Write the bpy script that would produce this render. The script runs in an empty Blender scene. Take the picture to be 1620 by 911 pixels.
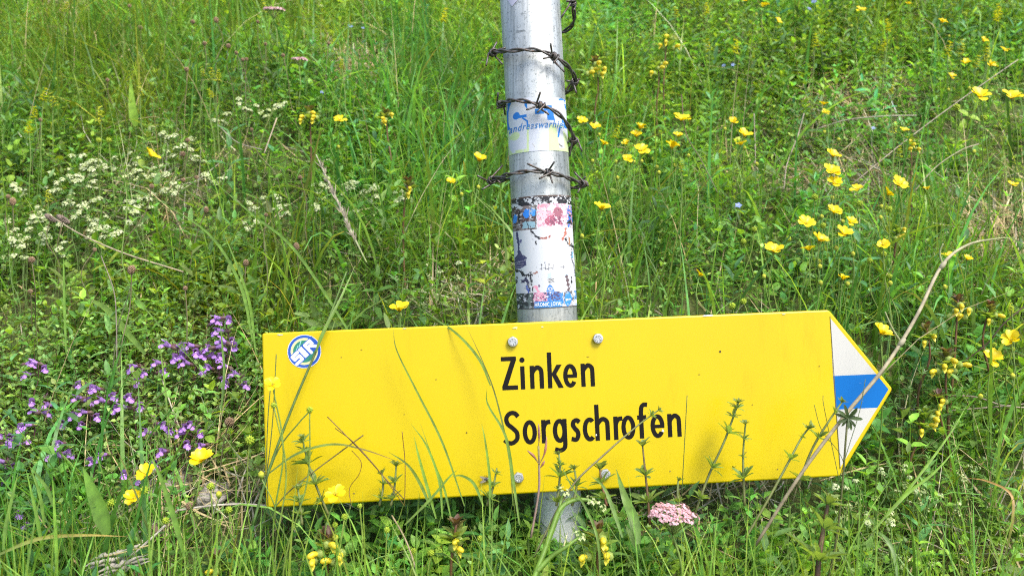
import bpy, math, random
import numpy as np
from mathutils import Vector, Matrix

# ------------------------------------------------------------------ camera, sky, sun, exposure
SC = bpy.context.scene
COL = SC.collection
F_PX, CX, CY = 1403.0, 810.0, 455.5          # focal length / centre of the 1620 px photograph
PITCH = math.radians(4.0)
CAM = np.array([0.0, 0.0, 1.0])
SUN_EL, SUN_AZ = math.radians(54), math.radians(40)    # azimuth: from behind the camera, towards its right

cam_d = bpy.data.cameras.new('camera')
cam_d.sensor_width = 36.0
cam_d.lens = 36.0 * F_PX / 1620.0
cam_d.clip_start = 0.02
cam_d.clip_end = 2000.0
cam_d.dof.use_dof = True
cam_d.dof.focus_distance = 0.90
cam_d.dof.aperture_fstop = 8.5
cam = bpy.data.objects.new('camera', cam_d)
COL.objects.link(cam)
cam.location = CAM
cam.rotation_euler = (math.pi / 2 - PITCH, 0, 0)
SC.camera = cam

world = bpy.data.worlds.new('World')
SC.world = world
world.use_nodes = True
wn = world.node_tree
wn.nodes.clear()
w_out = wn.nodes.new('ShaderNodeOutputWorld')
w_bg = wn.nodes.new('ShaderNodeBackground')
w_sky = wn.nodes.new('ShaderNodeTexSky')
w_sky.sky_type = 'NISHITA'
w_sky.sun_disc = False
w_sky.sun_elevation = SUN_EL
w_sky.sun_rotation = math.pi - SUN_AZ
w_sky.dust_density = 3.0
w_sky.air_density = 1.0
w_sky.ozone_density = 0.6
w_bg.inputs['Strength'].default_value = 0.15
wn.links.new(w_sky.outputs[0], w_bg.inputs[0])
wn.links.new(w_bg.outputs[0], w_out.inputs[0])

sun_d = bpy.data.lights.new('sun', 'SUN')
sun_d.energy = 1.5
sun_d.angle = math.radians(18)
sun_d.color = (1.0, 0.945, 0.85)
sun = bpy.data.objects.new('sun', sun_d)
COL.objects.link(sun)
to_sun = Vector((math.sin(SUN_AZ) * math.cos(SUN_EL), -math.cos(SUN_AZ) * math.cos(SUN_EL), math.sin(SUN_EL)))
sun.rotation_euler = to_sun.to_track_quat('Z', 'Y').to_euler()
sun.location = (1, -2, 4)

SC.view_settings.view_transform = 'Standard'
SC.view_settings.look = 'None'
SC.view_settings.gamma = 1.0
SC.view_settings.exposure = 1.46
SC.view_settings.use_curve_mapping = False
SC.render.engine = 'CYCLES'
SC.cycles.max_bounces = 12
SC.cycles.diffuse_bounces = 7
SC.cycles.glossy_bounces = 3
SC.cycles.transmission_bounces = 6
SC.cycles.filter_width = 1.1
SC.cycles.use_denoising = False
SC.cycles.use_adaptive_sampling = False

RNG = np.random.default_rng(7)
random.seed(7)
cP, sP = math.cos(PITCH), math.sin(PITCH)

# ------------------------------------------------------------------ layout helpers
def ray(px, py):
    a = (px - CX) / F_PX
    b = (CY - py) / F_PX
    return np.array([a, cP + sP * b, -sP + cP * b])

def at(px, py, d):
    return CAM + d * ray(px, py)

def to_px(p):
    """world points (n,3) -> photo px, py, depth"""
    q = p - CAM
    d = q[:, 1] * cP - q[:, 2] * sP
    v = q[:, 1] * sP + q[:, 2] * cP
    d = np.maximum(d, 0.05)
    return CX + F_PX * q[:, 0] / d, CY - F_PX * v / d, d

def G(x, y):
    """height of the hillside"""
    x = np.asarray(x, float)
    y = np.asarray(y, float)
    s = 0.128 + 0.637 * y
    low = np.where(y < -1.6, 0.30 + 0.42 * (y + 1.6), 0.30)
    low = np.maximum(low, -45.0)
    k = 0.05
    hh = np.clip(0.5 + 0.5 * (s - low) / k / 2, 0, 1)
    z = low * (1 - hh) + s * hh + 2 * k * hh * (1 - hh) * 0.5
    z = z + 0.013 * np.sin(5.1 * x + 1.3 * y + .5) + 0.011 * np.sin(3.7 * y * 2 - 2.2 * x + 1.0)
    z = z + 0.006 * np.sin(11 * x + 7 * y) + 0.005 * np.sin(-13 * x + 17 * y + 2)
    r = np.sqrt(x * x + y * y)
    far = np.clip((r - 6) / 30, 0, 1)
    z = z + far * (1.2 * np.sin(x * 0.11 + 1) + 0.9 * np.sin(y * .13 + x * .05))
    return z

def head_at(px, py, h):
    """point on the pixel's ray that is h above the ground"""
    r = ray(px, py)
    lo, hi = 0.35, 4.0
    def g(d):
        p = CAM + d * r
        return p[2] - float(G(p[0], p[1])) - h
    if g(lo) < 0:
        return CAM + lo * r
    for _ in range(40):
        m = (lo + hi) / 2
        if g(m) > 0:
            lo = m
        else:
            hi = m
    return CAM + lo * r

def depth_of(p):
    return float((p[1] - CAM[1]) * cP - (p[2] - CAM[2]) * sP)

def nrm(a):
    a = np.asarray(a, float)
    return a / np.maximum(np.linalg.norm(a, axis=-1, keepdims=True), 1e-9)

# ------------------------------------------------------------------ mesh building
class Acc:
    """collects vertices, polygons and a colour per vertex; build() makes ONE mesh object"""
    def __init__(self):
        self.V, self.C, self.L, self.T, self.n = [], [], [], [], 0
    def add(self, v, faces, col):
        v = np.asarray(v, float).reshape(-1, 3)
        col = np.asarray(col, float)
        if col.ndim == 1:
            col = np.broadcast_to(col, (len(v), 3))
        self.V.append(v)
        self.C.append(col)
        for f in faces:
            f = np.asarray(f, np.int64)
            if f.size:
                self.L.append((f + self.n).reshape(-1))
                self.T.append(np.full(len(f), f.shape[1], np.int64))
        self.n += len(v)
        return self
    def mesh(self, name, mat, smooth=True):
        me = bpy.data.meshes.new(name)
        V = np.concatenate(self.V)
        L = np.concatenate(self.L)
        T = np.concatenate(self.T)
        me.vertices.add(len(V))
        me.vertices.foreach_set('co', V.astype(np.float32).ravel())
        me.loops.add(len(L))
        me.loops.foreach_set('vertex_index', L.astype(np.int32))
        me.polygons.add(len(T))
        me.polygons.foreach_set('loop_start', (np.cumsum(T) - T).astype(np.int32))
        me.polygons.foreach_set('loop_total', T.astype(np.int32))
        me.polygons.foreach_set('use_smooth', np.full(len(T), smooth))
        at_ = me.attributes.new('tint', 'FLOAT_COLOR', 'POINT')
        C = np.concatenate(self.C)
        at_.data.foreach_set('color', np.concatenate([C, np.ones((len(C), 1))], 1).astype(np.float32).ravel())
        me.update(calc_edges=True)
        me.materials.append(mat)
        return me
    def build(self, name, mat, parent=None, smooth=True):
        return link(name, self.mesh(name, mat, smooth), parent)

def link(name, me, parent=None, mw=None):
    o = bpy.data.objects.new(name, me)
    COL.objects.link(o)
    if parent is not None:
        o.parent = parent
    if mw is not None:
        o.matrix_local = mw
    return o

def tag(o, label=None, cat=None, group=None, kind=None):
    if label: o['label'] = label
    if cat: o['category'] = cat
    if group: o['group'] = group
    if kind: o['kind'] = kind
    return o

def thing(name, loc, label=None, cat=None, group=None):
    o = bpy.data.objects.new(name, None)
    o.empty_display_size = 0.02
    COL.objects.link(o)
    o.location = loc
    return tag(o, label, cat, group)

def catmull(pts, n=6):
    pts = np.asarray(pts, float)
    p = np.vstack([2 * pts[0] - pts[1], pts, 2 * pts[-1] - pts[-2]])
    out = []
    for i in range(1, len(p) - 2):
        for k in range(n):
            t = k / n
            a, b, c, d = p[i - 1], p[i], p[i + 1], p[i + 2]
            out.append(.5 * (2 * b + (c - a) * t + (2 * a - 5 * b + 4 * c - d) * t * t + (3 * b - a - 3 * c + d) * t ** 3))
    out.append(p[-2])
    return np.array(out)

def tube(acc, pts, rad, col, n=6, cap=True):
    pts = np.asarray(pts, float)
    m = len(pts)
    rad = np.broadcast_to(np.asarray(rad, float), (m,)) if np.ndim(rad) == 0 or len(np.atleast_1d(rad)) == m else np.interp(np.linspace(0, 1, m), np.linspace(0, 1, len(rad)), rad)
    tg = nrm(np.gradient(pts, axis=0))
    ref = np.array([0.3, 0.9, 0.2]) if abs(tg[0][2]) > .8 else np.array([0., 0., 1.])
    u = np.zeros_like(pts)
    prev = ref
    for i in range(m):
        w = prev - tg[i] * (prev @ tg[i])
        if np.linalg.norm(w) < 1e-6:
            w = np.cross(tg[i], [1, 0, 0.1])
        prev = w / np.linalg.norm(w)
        u[i] = prev
    v = np.cross(tg, u)
    a = np.linspace(0, 2 * np.pi, n, endpoint=False)
    P = pts[:, None] + rad[:, None, None] * (np.cos(a)[None, :, None] * u[:, None] + np.sin(a)[None, :, None] * v[:, None])
    i = np.arange(m - 1)[:, None] * n
    j = np.arange(n)[None]
    j2 = (j + 1) % n
    f = np.stack([i + j, i + j2, i + n + j2, i + n + j], -1).reshape(-1, 4)
    faces = [f]
    if cap:
        faces += [np.arange(n)[::-1][None], (np.arange(n) + (m - 1) * n)[None]]
    col = np.asarray(col, float)
    if col.ndim == 2 and len(col) != m * n:
        col = np.stack([np.interp(np.linspace(0, 1, m), np.linspace(0, 1, len(col)), col[:, k]) for k in range(3)], 1)
        col = np.repeat(col, n, 0)
    acc.add(P.reshape(-1, 3), faces, col)

def blades(acc, base, L, W, az, lean, curl, col, S=5, roll=None, tip=None, power=1.4):
    """n grass blades at once"""
    n = len(base)
    t = np.linspace(0, 1, S + 1)
    tm = (t[1:] + t[:-1]) / 2
    ang = lean[:, None] + curl[:, None] * tm[None] ** power
    dz = np.cos(ang) * (L / S)[:, None]
    dr = np.sin(ang) * (L / S)[:, None]
    z = np.concatenate([np.zeros((n, 1)), np.cumsum(dz, 1)], 1)
    r = np.concatenate([np.zeros((n, 1)), np.cumsum(dr, 1)], 1)
    ca, sa = np.cos(az), np.sin(az)
    P = base[:, None, :] + np.stack([r * ca[:, None], r * sa[:, None], z], -1)
    an = np.concatenate([ang, ang[:, -1:]], 1)
    side = np.stack([-sa, ca, 0 * ca], -1)[:, None, :]
    nor = np.stack([ca[:, None] * np.cos(an), sa[:, None] * np.cos(an), -np.sin(an)], -1)
    if roll is None:
        roll = RNG.uniform(-.9, .9, n)
    rr = roll[:, None] * (0.4 + 0.9 * t[None])
    sd = side * np.cos(rr)[..., None] + nor * np.sin(rr)[..., None]
    w = W[:, None] * np.minimum(1, 0.55 + 1.6 * t)[None] * np.maximum(0.03, 1 - t ** 2.2)[None] / 2
    V = np.stack([P - sd * w[..., None], P + sd * w[..., None]], 2)       # n,S+1,2,3
    i = (np.arange(n) * (S + 1) * 2)[:, None] + (np.arange(S) * 2)[None]
    f = np.stack([i, i + 1, i + 3, i + 2], -1).reshape(-1, 4)
    if tip is None:
        tip = col
    C = col[:, None] * (1 - t ** 2)[None, :, None] + tip[:, None] * (t ** 2)[None, :, None]
    C = np.repeat(C[:, :, None], 2, 2)
    acc.add(V.reshape(-1, 3), [f], C.reshape(-1, 3))

LEAF_HI = ((.18, .62), (.42, 1.0), (.7, .78), (.9, .34))
LEAF_MID = ((.3, .95), (.68, .8))
LEAF_LO = ((.45, 1.0),)
LANCE = ((.2, .75), (.45, 1.0), (.75, .55))
OVAL = ((.15, .62), (.45, 1.0), (.8, .72))

def leaves(acc, org, d, up, L, W, col, prof=LEAF_MID, fold=0.25, droop=0.25, tip=None):
    """n leaves at once: a folded blade with a midrib, drooping towards the tip"""
    n = len(org)
    d = nrm(d)
    s = nrm(np.cross(d, up))
    u = nrm(np.cross(s, d))
    L = np.broadcast_to(L, (n,))
    W = np.broadcast_to(W, (n,))
    def c(t):
        return org + d * (L * t)[:, None] - u * (L * droop * t * t)[:, None]
    rows = [c(0.0)[:, None]]
    ts = [0.0]
    for t, w in prof:
        m = c(t)
        hw = (W * w / 2)[:, None]
        rows.append(np.stack([m - s * hw + u * hw * fold, m, m + s * hw + u * hw * fold], 1))
        ts += [t] * 3
    rows.append(c(1.0)[:, None])
    ts.append(1.0)
    V = np.concatenate(rows, 1)
    k = V.shape[1]
    b = (np.arange(n) * k)[:, None]
    tri = [[0, 2, 1], [0, 3, 2]]
    quad = []
    for i in range(len(prof) - 1):
        o = 1 + 3 * i
        quad += [[o, o + 1, o + 4, o + 3], [o + 1, o + 2, o + 5, o + 4]]
    o = 1 + 3 * (len(prof) - 1)
    tri += [[o, o + 1, k - 1], [o + 1, o + 2, k - 1]]
    ft = (b[:, None] + np.array(tri)[None]).reshape(-1, 3)
    fs = [ft]
    if quad:
        fs.append((b[:, None] + np.array(quad)[None]).reshape(-1, 4))
    col = np.broadcast_to(np.asarray(col, float), (n, 3))
    C = np.repeat(col[:, None], k, 1)
    if tip is not None:
        tt = (np.array(ts) ** 2)[None, :, None]
        C = C * (1 - tt) + np.asarray(tip, float) * tt
    acc.add(V.reshape(-1, 3), fs, C.reshape(-1, 3))

# ------------------------------------------------------------------ materials
def new_mat(name):
    m = bpy.data.materials.new(name)
    m.use_nodes = True
    nt = m.node_tree
    nt.nodes.clear()
    out = nt.nodes.new('ShaderNodeOutputMaterial')
    return m, nt, out

def pbsdf(nt, col=None, rough=.5, metal=0., spec=.5):
    p = nt.nodes.new('ShaderNodeBsdfPrincipled')
    if col is not None:
        p.inputs['Base Color'].default_value = (*col, 1)
    p.inputs['Roughness'].default_value = rough
    p.inputs['Metallic'].default_value = metal
    p.inputs['Specular IOR Level'].default_value = spec
    return p

def noise(nt, scale, detail=4, rough=.55, stretch=None, coord='Object'):
    tc = nt.nodes.new('ShaderNodeTexCoord')
    n = nt.nodes.new('ShaderNodeTexNoise')
    n.inputs['Scale'].default_value = scale
    n.inputs['Detail'].default_value = detail
    n.inputs['Roughness'].default_value = rough
    src = tc.outputs[coord]
    if stretch:
        mp = nt.nodes.new('ShaderNodeMapping')
        mp.inputs['Scale'].default_value = stretch
        nt.links.new(src, mp.inputs[0])
        src = mp.outputs[0]
    nt.links.new(src, n.inputs['Vector'])
    return n

def ramp(nt, src, stops):
    r = nt.nodes.new('ShaderNodeValToRGB')
    el = r.color_ramp.elements
    while len(el) < len(stops):
        el.new(0.5)
    for e, (p, c) in zip(el, stops):
        e.position = p
        e.color = (*c, 1) if len(c) == 3 else c
    nt.links.new(src, r.inputs[0])
    return r

def leaf_mat(name, rough=.42, trans=.42, spec=.4, warm=(1.55, 1.40, .50), var=.35, scale=90.):
    """plant tissue: tint attribute, fine mottling, light shining through"""
    m, nt, out = new_mat(name)
    a = nt.nodes.new('ShaderNodeAttribute')
    a.attribute_name = 'tint'
    nz = noise(nt, scale, 3)
    rm = ramp(nt, nz.outputs['Fac'], [(0.3, (1 - var,) * 3), (0.7, (1 + var * .6,) * 3)])
    mx = nt.nodes.new('ShaderNodeMix')
    mx.data_type = 'RGBA'
    mx.blend_type = 'MULTIPLY'
    mx.inputs['Factor'].default_value = 1
    nt.links.new(a.outputs['Color'], mx.inputs['A'])
    nt.links.new(rm.outputs[0], mx.inputs['B'])
    p = pbsdf(nt, None, rough, 0, spec)
    nt.links.new(mx.outputs['Result'], p.inputs['Base Color'])
    tr = nt.nodes.new('ShaderNodeBsdfTranslucent')
    mw = nt.nodes.new('ShaderNodeMix')
    mw.data_type = 'RGBA'
    mw.blend_type = 'MULTIPLY'
    mw.inputs['Factor'].default_value = 1
    nt.links.new(mx.outputs['Result'], mw.inputs['A'])
    mw.inputs['B'].default_value = (*warm, 1)
    nt.links.new(mw.outputs['Result'], tr.inputs['Color'])
    ms = nt.nodes.new('ShaderNodeMixShader')
    ms.inputs[0].default_value = trans
    nt.links.new(p.outputs[0], ms.inputs[1])
    nt.links.new(tr.outputs[0], ms.inputs[2])
    nt.links.new(ms.outputs[0], out.inputs[0])
    return m

M_GRASS = leaf_mat('grass_blade', .40, .46, .40)
M_LEAF = leaf_mat('herb_leaf', .48, .44, .35, scale=160.)
M_STEM = leaf_mat('plant_stem', .5, .12, .35, var=.3)
M_PETAL = leaf_mat('petal', .38, .35, .45, warm=(1.15, 1.1, .9), var=.1, scale=200.)
M_DRY = leaf_mat('dry_straw', .65, .22, .25, warm=(1.1, 1, .8), var=.4)
M_SEED = leaf_mat('seed_head', .75, .05, .2, var=.5, scale=500.)

def mat_tint(name, rough=.5, spec=.4, metal=0., bump=None, spots=None):
    m, nt, out = new_mat(name)
    a = nt.nodes.new('ShaderNodeAttribute')
    a.attribute_name = 'tint'
    p = pbsdf(nt, None, rough, metal, spec)
    src = a.outputs['Color']
    if spots:
        sc_, lo, hi, c, amt = spots
        nz = noise(nt, sc_, 5, .65)
        rm = ramp(nt, nz.outputs['Fac'], [(lo, (0, 0, 0)), (hi, (amt,) * 3)])
        mx = nt.nodes.new('ShaderNodeMix')
        mx.data_type = 'RGBA'
        nt.links.new(rm.outputs[0], mx.inputs['Factor'])
        nt.links.new(src, mx.inputs['A'])
        mx.inputs['B'].default_value = (*c, 1)
        src = mx.outputs['Result']
    nt.links.new(src, p.inputs['Base Color'])
    if bump:
        nz = noise(nt, bump[0], 4)
        b = nt.nodes.new('ShaderNodeBump')
        b.inputs['Strength'].default_value = bump[1]
        b.inputs['Distance'].default_value = bump[2]
        nt.links.new(nz.outputs['Fac'], b.inputs['Height'])
        nt.links.new(b.outputs[0], p.inputs['Normal'])
    nt.links.new(p.outputs[0], out.inputs[0])
    return m

def mat_ground():
    m, nt, out = new_mat('soil_and_litter')
    n1 = noise(nt, 9, 6, .65)
    n2 = noise(nt, 70, 5, .7)
    r1 = ramp(nt, n1.outputs['Fac'], [(.35, (.065, .105, .028)), (.58, (.095, .115, .038)), (.74, (.16, .14, .075))])
    r2 = ramp(nt, n2.outputs['Fac'], [(.35, (.5, .5, .5)), (.62, (1.1, 1.05, 1.0)), (.75, (2.0, 1.8, 1.5))])
    mx = nt.nodes.new('ShaderNodeMix')
    mx.data_type = 'RGBA'
    mx.blend_type = 'MULTIPLY'
    mx.inputs['Factor'].default_value = 1
    nt.links.new(r1.outputs[0], mx.inputs['A'])
    nt.links.new(r2.outputs[0], mx.inputs['B'])
    p = pbsdf(nt, None, .9, 0, .2)
    nt.links.new(mx.outputs['Result'], p.inputs['Base Color'])
    b = nt.nodes.new('ShaderNodeBump')
    b.inputs['Strength'].default_value = .8
    b.inputs['Distance'].default_value = .01
    nt.links.new(n2.outputs['Fac'], b.inputs['Height'])
    nt.links.new(b.outputs[0], p.inputs['Normal'])
    nt.links.new(p.outputs[0], out.inputs[0])
    return m

def mat_galvanised():
    m, nt, out = new_mat('galvanised_steel')
    n1 = noise(nt, 14, 5, .6)
    n2 = noise(nt, 60, 5, .7, (1, 1, .06))
    n3 = noise(nt, 420, 3, .6)
    r1 = ramp(nt, n1.outputs['Fac'], [(.3, (.29, .32, .32)), (.7, (.41, .43, .43))])
    r2 = ramp(nt, n2.outputs['Fac'], [(.36, (.52, .53, .52)), (.5, (1, 1, 1)), (.66, (1.2, 1.2, 1.2))])
    r3 = ramp(nt, n3.outputs['Fac'], [(.36, (.60, .61, .60)), (.43, (1, 1, 1))])
    def mul(a, b):
        mx = nt.nodes.new('ShaderNodeMix')
        mx.data_type = 'RGBA'
        mx.blend_type = 'MULTIPLY'
        mx.inputs['Factor'].default_value = 1
        nt.links.new(a, mx.inputs['A'])
        nt.links.new(b, mx.inputs['B'])
        return mx.outputs['Result']
    n4 = noise(nt, 55, 6, .75, (1, 1, 3.5))
    r4 = ramp(nt, n4.outputs['Fac'], [(.33, (.50, .51, .51)), (.38, (1, 1, 1)), (.62, (1, 1, 1)), (.68, (1.35, 1.35, 1.33))])
    n5 = noise(nt, 30, 7, .8, (.35, .35, 9))
    r5 = ramp(nt, n5.outputs['Fac'], [(.33, (.36, .36, .36)), (.365, (1, 1, 1))])
    c = mul(mul(mul(mul(r1.outputs[0], r2.outputs[0]), r3.outputs[0]), r4.outputs[0]), r5.outputs[0])
    p = pbsdf(nt, None, .36, .55, .4)
    nt.links.new(c, p.inputs['Base Color'])
    rr = ramp(nt, n1.outputs['Fac'], [(.3, (.40,) * 3), (.7, (.56,) * 3)])
    nt.links.new(rr.outputs[0], p.inputs['Roughness'])
    b = nt.nodes.new('ShaderNodeBump')
    b.inputs['Strength'].default_value = .25
    b.inputs['Distance'].default_value = .0006
    nt.links.new(n2.outputs['Fac'], b.inputs['Height'])
    nt.links.new(b.outputs[0], p.inputs['Normal'])
    nt.links.new(p.outputs[0], out.inputs[0])
    return m

def mat_enamel():
    """yellow sign paint with faint grime, tiny chips and scratches"""
    m, nt, out = new_mat('yellow_paint')
    n1 = noise(nt, 7, 5, .6)
    n2 = noise(nt, 130, 4, .75)
    n3 = noise(nt, 22, 6, .7, (1.0, 1, .15))
    r1 = ramp(nt, n1.outputs['Fac'], [(.3, (.435, .333, .0)), (.7, (.475, .366, .0))])
    r2 = ramp(nt, n2.outputs['Fac'], [(.235, (.10, .07, .02)), (.262, (1, 1, 1))])
    r3 = ramp(nt, n3.outputs['Fac'], [(.25, (.86, .85, .80)), (.45, (1, 1, 1)), (.72, (1, 1, 1)), (.80, (1.08, 1.08, 1.2))])
    src = r1.outputs[0]
    for r in (r2, r3):
        mx = nt.nodes.new('ShaderNodeMix')
        mx.data_type = 'RGBA'
        mx.blend_type = 'MULTIPLY'
        mx.inputs['Factor'].default_value = 1
        nt.links.new(src, mx.inputs['A'])
        nt.links.new(r.outputs[0], mx.inputs['B'])
        src = mx.outputs['Result']
    p = pbsdf(nt, None, .40, 0, .28)
    nt.links.new(src, p.inputs['Base Color'])
    rr = ramp(nt, n3.outputs['Fac'], [(.3, (.42,) * 3), (.7, (.28,) * 3)])
    nt.links.new(rr.outputs[0], p.inputs['Roughness'])
    b = nt.nodes.new('ShaderNodeBump')
    b.inputs['Strength'].default_value = .05
    b.inputs['Distance'].default_value = .001
    nt.links.new(n1.outputs['Fac'], b.inputs['Height'])
    nt.links.new(b.outputs[0], p.inputs['Normal'])
    nt.links.new(p.outputs[0], out.inputs[0])
    return m

M_GROUND = mat_ground()
M_STEEL = mat_galvanised()
M_YELLOW = mat_enamel()
M_PRINT = mat_tint('printed_film', .48, .25, spots=(60, .60, .75, (.40, .40, .37), .5))
M_PAINT = mat_tint('sign_print', .5, .12, spots=(90, .70, .74, (.35, .35, .33), .5))
M_WIRE = mat_tint('weathered_wire', .45, .4, .55, (900, .5, .0004), (260, .5, .62, (.07, .04, .028), .9))
M_BOLT = mat_tint('zinc_bolt', .38, .5, .8, (700, .3, .0003), (500, .52, .66, (.20, .21, .21), .5))
M_STONE = mat_tint('pale_stone', .9, .2, 0, (80, .8, .004), (45, .5, .65, (.16, .15, .13), .8))
M_DULL = mat_tint('dull_zinc', .55, .4, .15, (60, .3, .001), (35, .45, .65, (.42, .44, .43), .6))
M_FLY = mat_tint('fly_body', .35, .5)

# ------------------------------------------------------------------ ground
def spaced(lo, a, b, hi, step):
    mid = np.arange(a, b + 1e-6, step)
    def grow(start, end, sgn):
        out, p, s = [], start, step
        while abs(p - start) < abs(end - start):
            s *= 1.35
            p += sgn * s
            out.append(p)
        return out
    return np.array(grow(a, lo, -1)[::-1] + list(mid) + grow(b, hi, 1))

gx = spaced(-300, -2.4, 2.4, 300, .045)
gy = spaced(-300, -.2, 3.7, 260, .045)
X, Y = np.meshgrid(gx, gy)
Z = G(X, Y)
acc = Acc()
nx, ny = len(gx), len(gy)
i = (np.arange(ny - 1) * nx)[:, None] + np.arange(nx - 1)[None]
acc.add(np.stack([X, Y, Z], -1).reshape(-1, 3), [np.stack([i, i + 1, i + nx + 1, i + nx], -1).reshape(-1, 4)], np.array([.05, .05, .03]))
ground = acc.build('ground', M_GROUND)
tag(ground, 'soil of the steep meadow slope under the plants', kind='structure')

# ------------------------------------------------------------------ sign post
POLE_R = 0.0298
STAKE_R = 0.0235
LEAN = math.atan2(27.5, 500.0)
p_mid = at(866.0, 500.0, 0.884)
ax = nrm(np.array([-math.sin(LEAN), math.sin(PITCH) * math.cos(LEAN), math.cos(PITCH) * math.cos(LEAN)]))   # axis of the post, leaning left and a little uphill
def pole_pt(s):
    return p_mid + ax * s
s_ground = -0.215
e1 = nrm(np.cross(ax, [0, 1, 0]))                           # to the right
e2 = np.cross(ax, e1)
if e1[0] < 0: e1 = -e1
e2 = nrm(np.cross(ax, e1))
if e2[1] > 0: e2 = -e2                                      # towards the camera
def on_pole(phi, s, r):
    phi = np.asarray(phi, float)[..., None]
    s = np.asarray(s, float)[..., None]
    return p_mid + ax * s + r * (np.sin(phi) * e1 + np.cos(phi) * e2)
def s_of(py):
    """height along the post of a photo row"""
    return (500.0 - py) * 0.884 / F_PX / math.cos(LEAN) * 1.0

base = pole_pt(s_ground)
post = thing('sign_post', (base[0], base[1], base[2]), 'round galvanised steel post leaning left, wrapped in barbed wire and stickers', 'post')
def local(o, P):
    return np.asarray(P, float) - np.array(o.location)
acc = Acc()
a = np.linspace(0, 2 * np.pi, 64, endpoint=False)
rings = [(0.80, POLE_R), (-0.055, POLE_R), (-0.06, POLE_R - .001)]
vv = np.concatenate([on_pole(a, np.full(64, s), r) for s, r in rings] + [on_pole(a, np.full(64, .8), POLE_R - .003), on_pole(a, np.full(64, -.06), STAKE_R)])
def ringf(k0, k1, n=64):
    j = np.arange(n)
    return np.stack([k0 * n + j, k0 * n + (j + 1) % n, k1 * n + (j + 1) % n, k1 * n + j], -1)
acc.add(local(post, vv), [ringf(1, 0), ringf(2, 1), ringf(0, 3), ringf(4, 2)], (.5, .5, .5))
acc.build('tube', M_STEEL, post)
acc = Acc()
vv = np.concatenate([on_pole(a, np.full(64, s), STAKE_R) for s in (-.0605, -.5)])
acc.add(local(post, vv), [ringf(1, 0)], (.47, .50, .51))
acc.build('ground_stake', M_DULL, post)

# ---- flat print on curved or flat film: colour per vertex of a fine grid
def hsh(ix, iy, seed):
    h = np.sin(ix * 127.1 + iy * 311.7 + seed * 74.7) * 43758.5453
    return h - np.floor(h)
def vnoise(x, y, seed=0):
    ix, iy = np.floor(x), np.floor(y)
    fx, fy = x - ix, y - iy
    fx, fy = fx * fx * (3 - 2 * fx), fy * fy * (3 - 2 * fy)
    return (hsh(ix, iy, seed) * (1 - fx) + hsh(ix + 1, iy, seed) * fx) * (1 - fy) + (hsh(ix, iy + 1, seed) * (1 - fx) + hsh(ix + 1, iy + 1, seed) * fx) * fy
def fbm(x, y, seed=0):
    return .5 * vnoise(x, y, seed) + .3 * vnoise(2 * x, 2 * y, seed + 1) + .2 * vnoise(4 * x, 4 * y, seed + 2)

class Print:
    def __init__(self, x, y, base):
        self.x, self.y = x, y
        self.c = np.broadcast_to(np.array(base, float), x.shape + (3,)).copy()
    def put(self, mask, col):
        self.c[mask] = col
    def rect(self, x0, y0, x1, y1, col=None):
        m = (self.x >= x0) & (self.x < x1) & (self.y >= y0) & (self.y < y1)
        if col is not None: self.put(m, col)
        return m
    def ell(self, cx, cy, rx, ry, col=None):
        m = ((self.x - cx) / rx) ** 2 + ((self.y - cy) / ry) ** 2 < 1
        if col is not None: self.put(m, col)
        return m
    def poly(self, pts, col=None):
        m = np.zeros(self.x.shape, bool)
        n = len(pts)
        for k in range(n):
            (xa, ya), (xb, yb) = pts[k], pts[(k + 1) % n]
            if ya == yb: continue
            cr = ((ya > self.y) != (yb > self.y)) & (self.x < (xb - xa) * (self.y - ya) / (yb - ya) + xa)
            m ^= cr
        if col is not None: self.put(m, col)
        return m
    def line(self, pts, w, col=None, rag=0., seed=3):
        m = np.zeros(self.x.shape, bool)
        for (xa, ya), (xb, yb) in zip(pts[:-1], pts[1:]):
            dx, dy = xb - xa, yb - ya
            t = np.clip(((self.x - xa) * dx + (self.y - ya) * dy) / (dx * dx + dy * dy + 1e-9), 0, 1)
            dd = np.hypot(self.x - xa - t * dx, self.y - ya - t * dy)
            m |= dd < w / 2 + rag * (fbm(self.x / 9, self.y / 9, seed) - .5) * w
        if col is not None: self.put(m, col)
        return m

def pole_sticker(name, y0, y1, phi0, phi1, paint, label, r_off=.0003, nphi=150, ns=None, mask=None):
    ns = ns or int((y1 - y0) * 1.6)
    ph = np.linspace(phi0, phi1, nphi)
    vy = np.linspace(y0, y1, ns)
    PH, VY = np.meshgrid(ph, vy)
    U = 838.5 + .055 * VY + 47.8 * np.sin(PH)
    C = paint(U, VY, PH)
    P = on_pole(PH, s_of(VY), POLE_R + r_off)
    i = (np.arange(ns - 1) * nphi)[:, None] + np.arange(nphi - 1)[None]
    f = np.stack([i, i + nphi, i + nphi + 1, i + 1], -1).reshape(-1, 4)
    if mask is not None:
        mk = mask(U, VY, PH)
        mf = mk.reshape(-1)[f].all(1)
        f = f[mf]
    acc = Acc()
    acc.add(local(post, P.reshape(-1, 3)), [f], C.reshape(-1, 3))
    o = acc.build(name, M_PRINT, post)
    o['label'] = label
    return o

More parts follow.
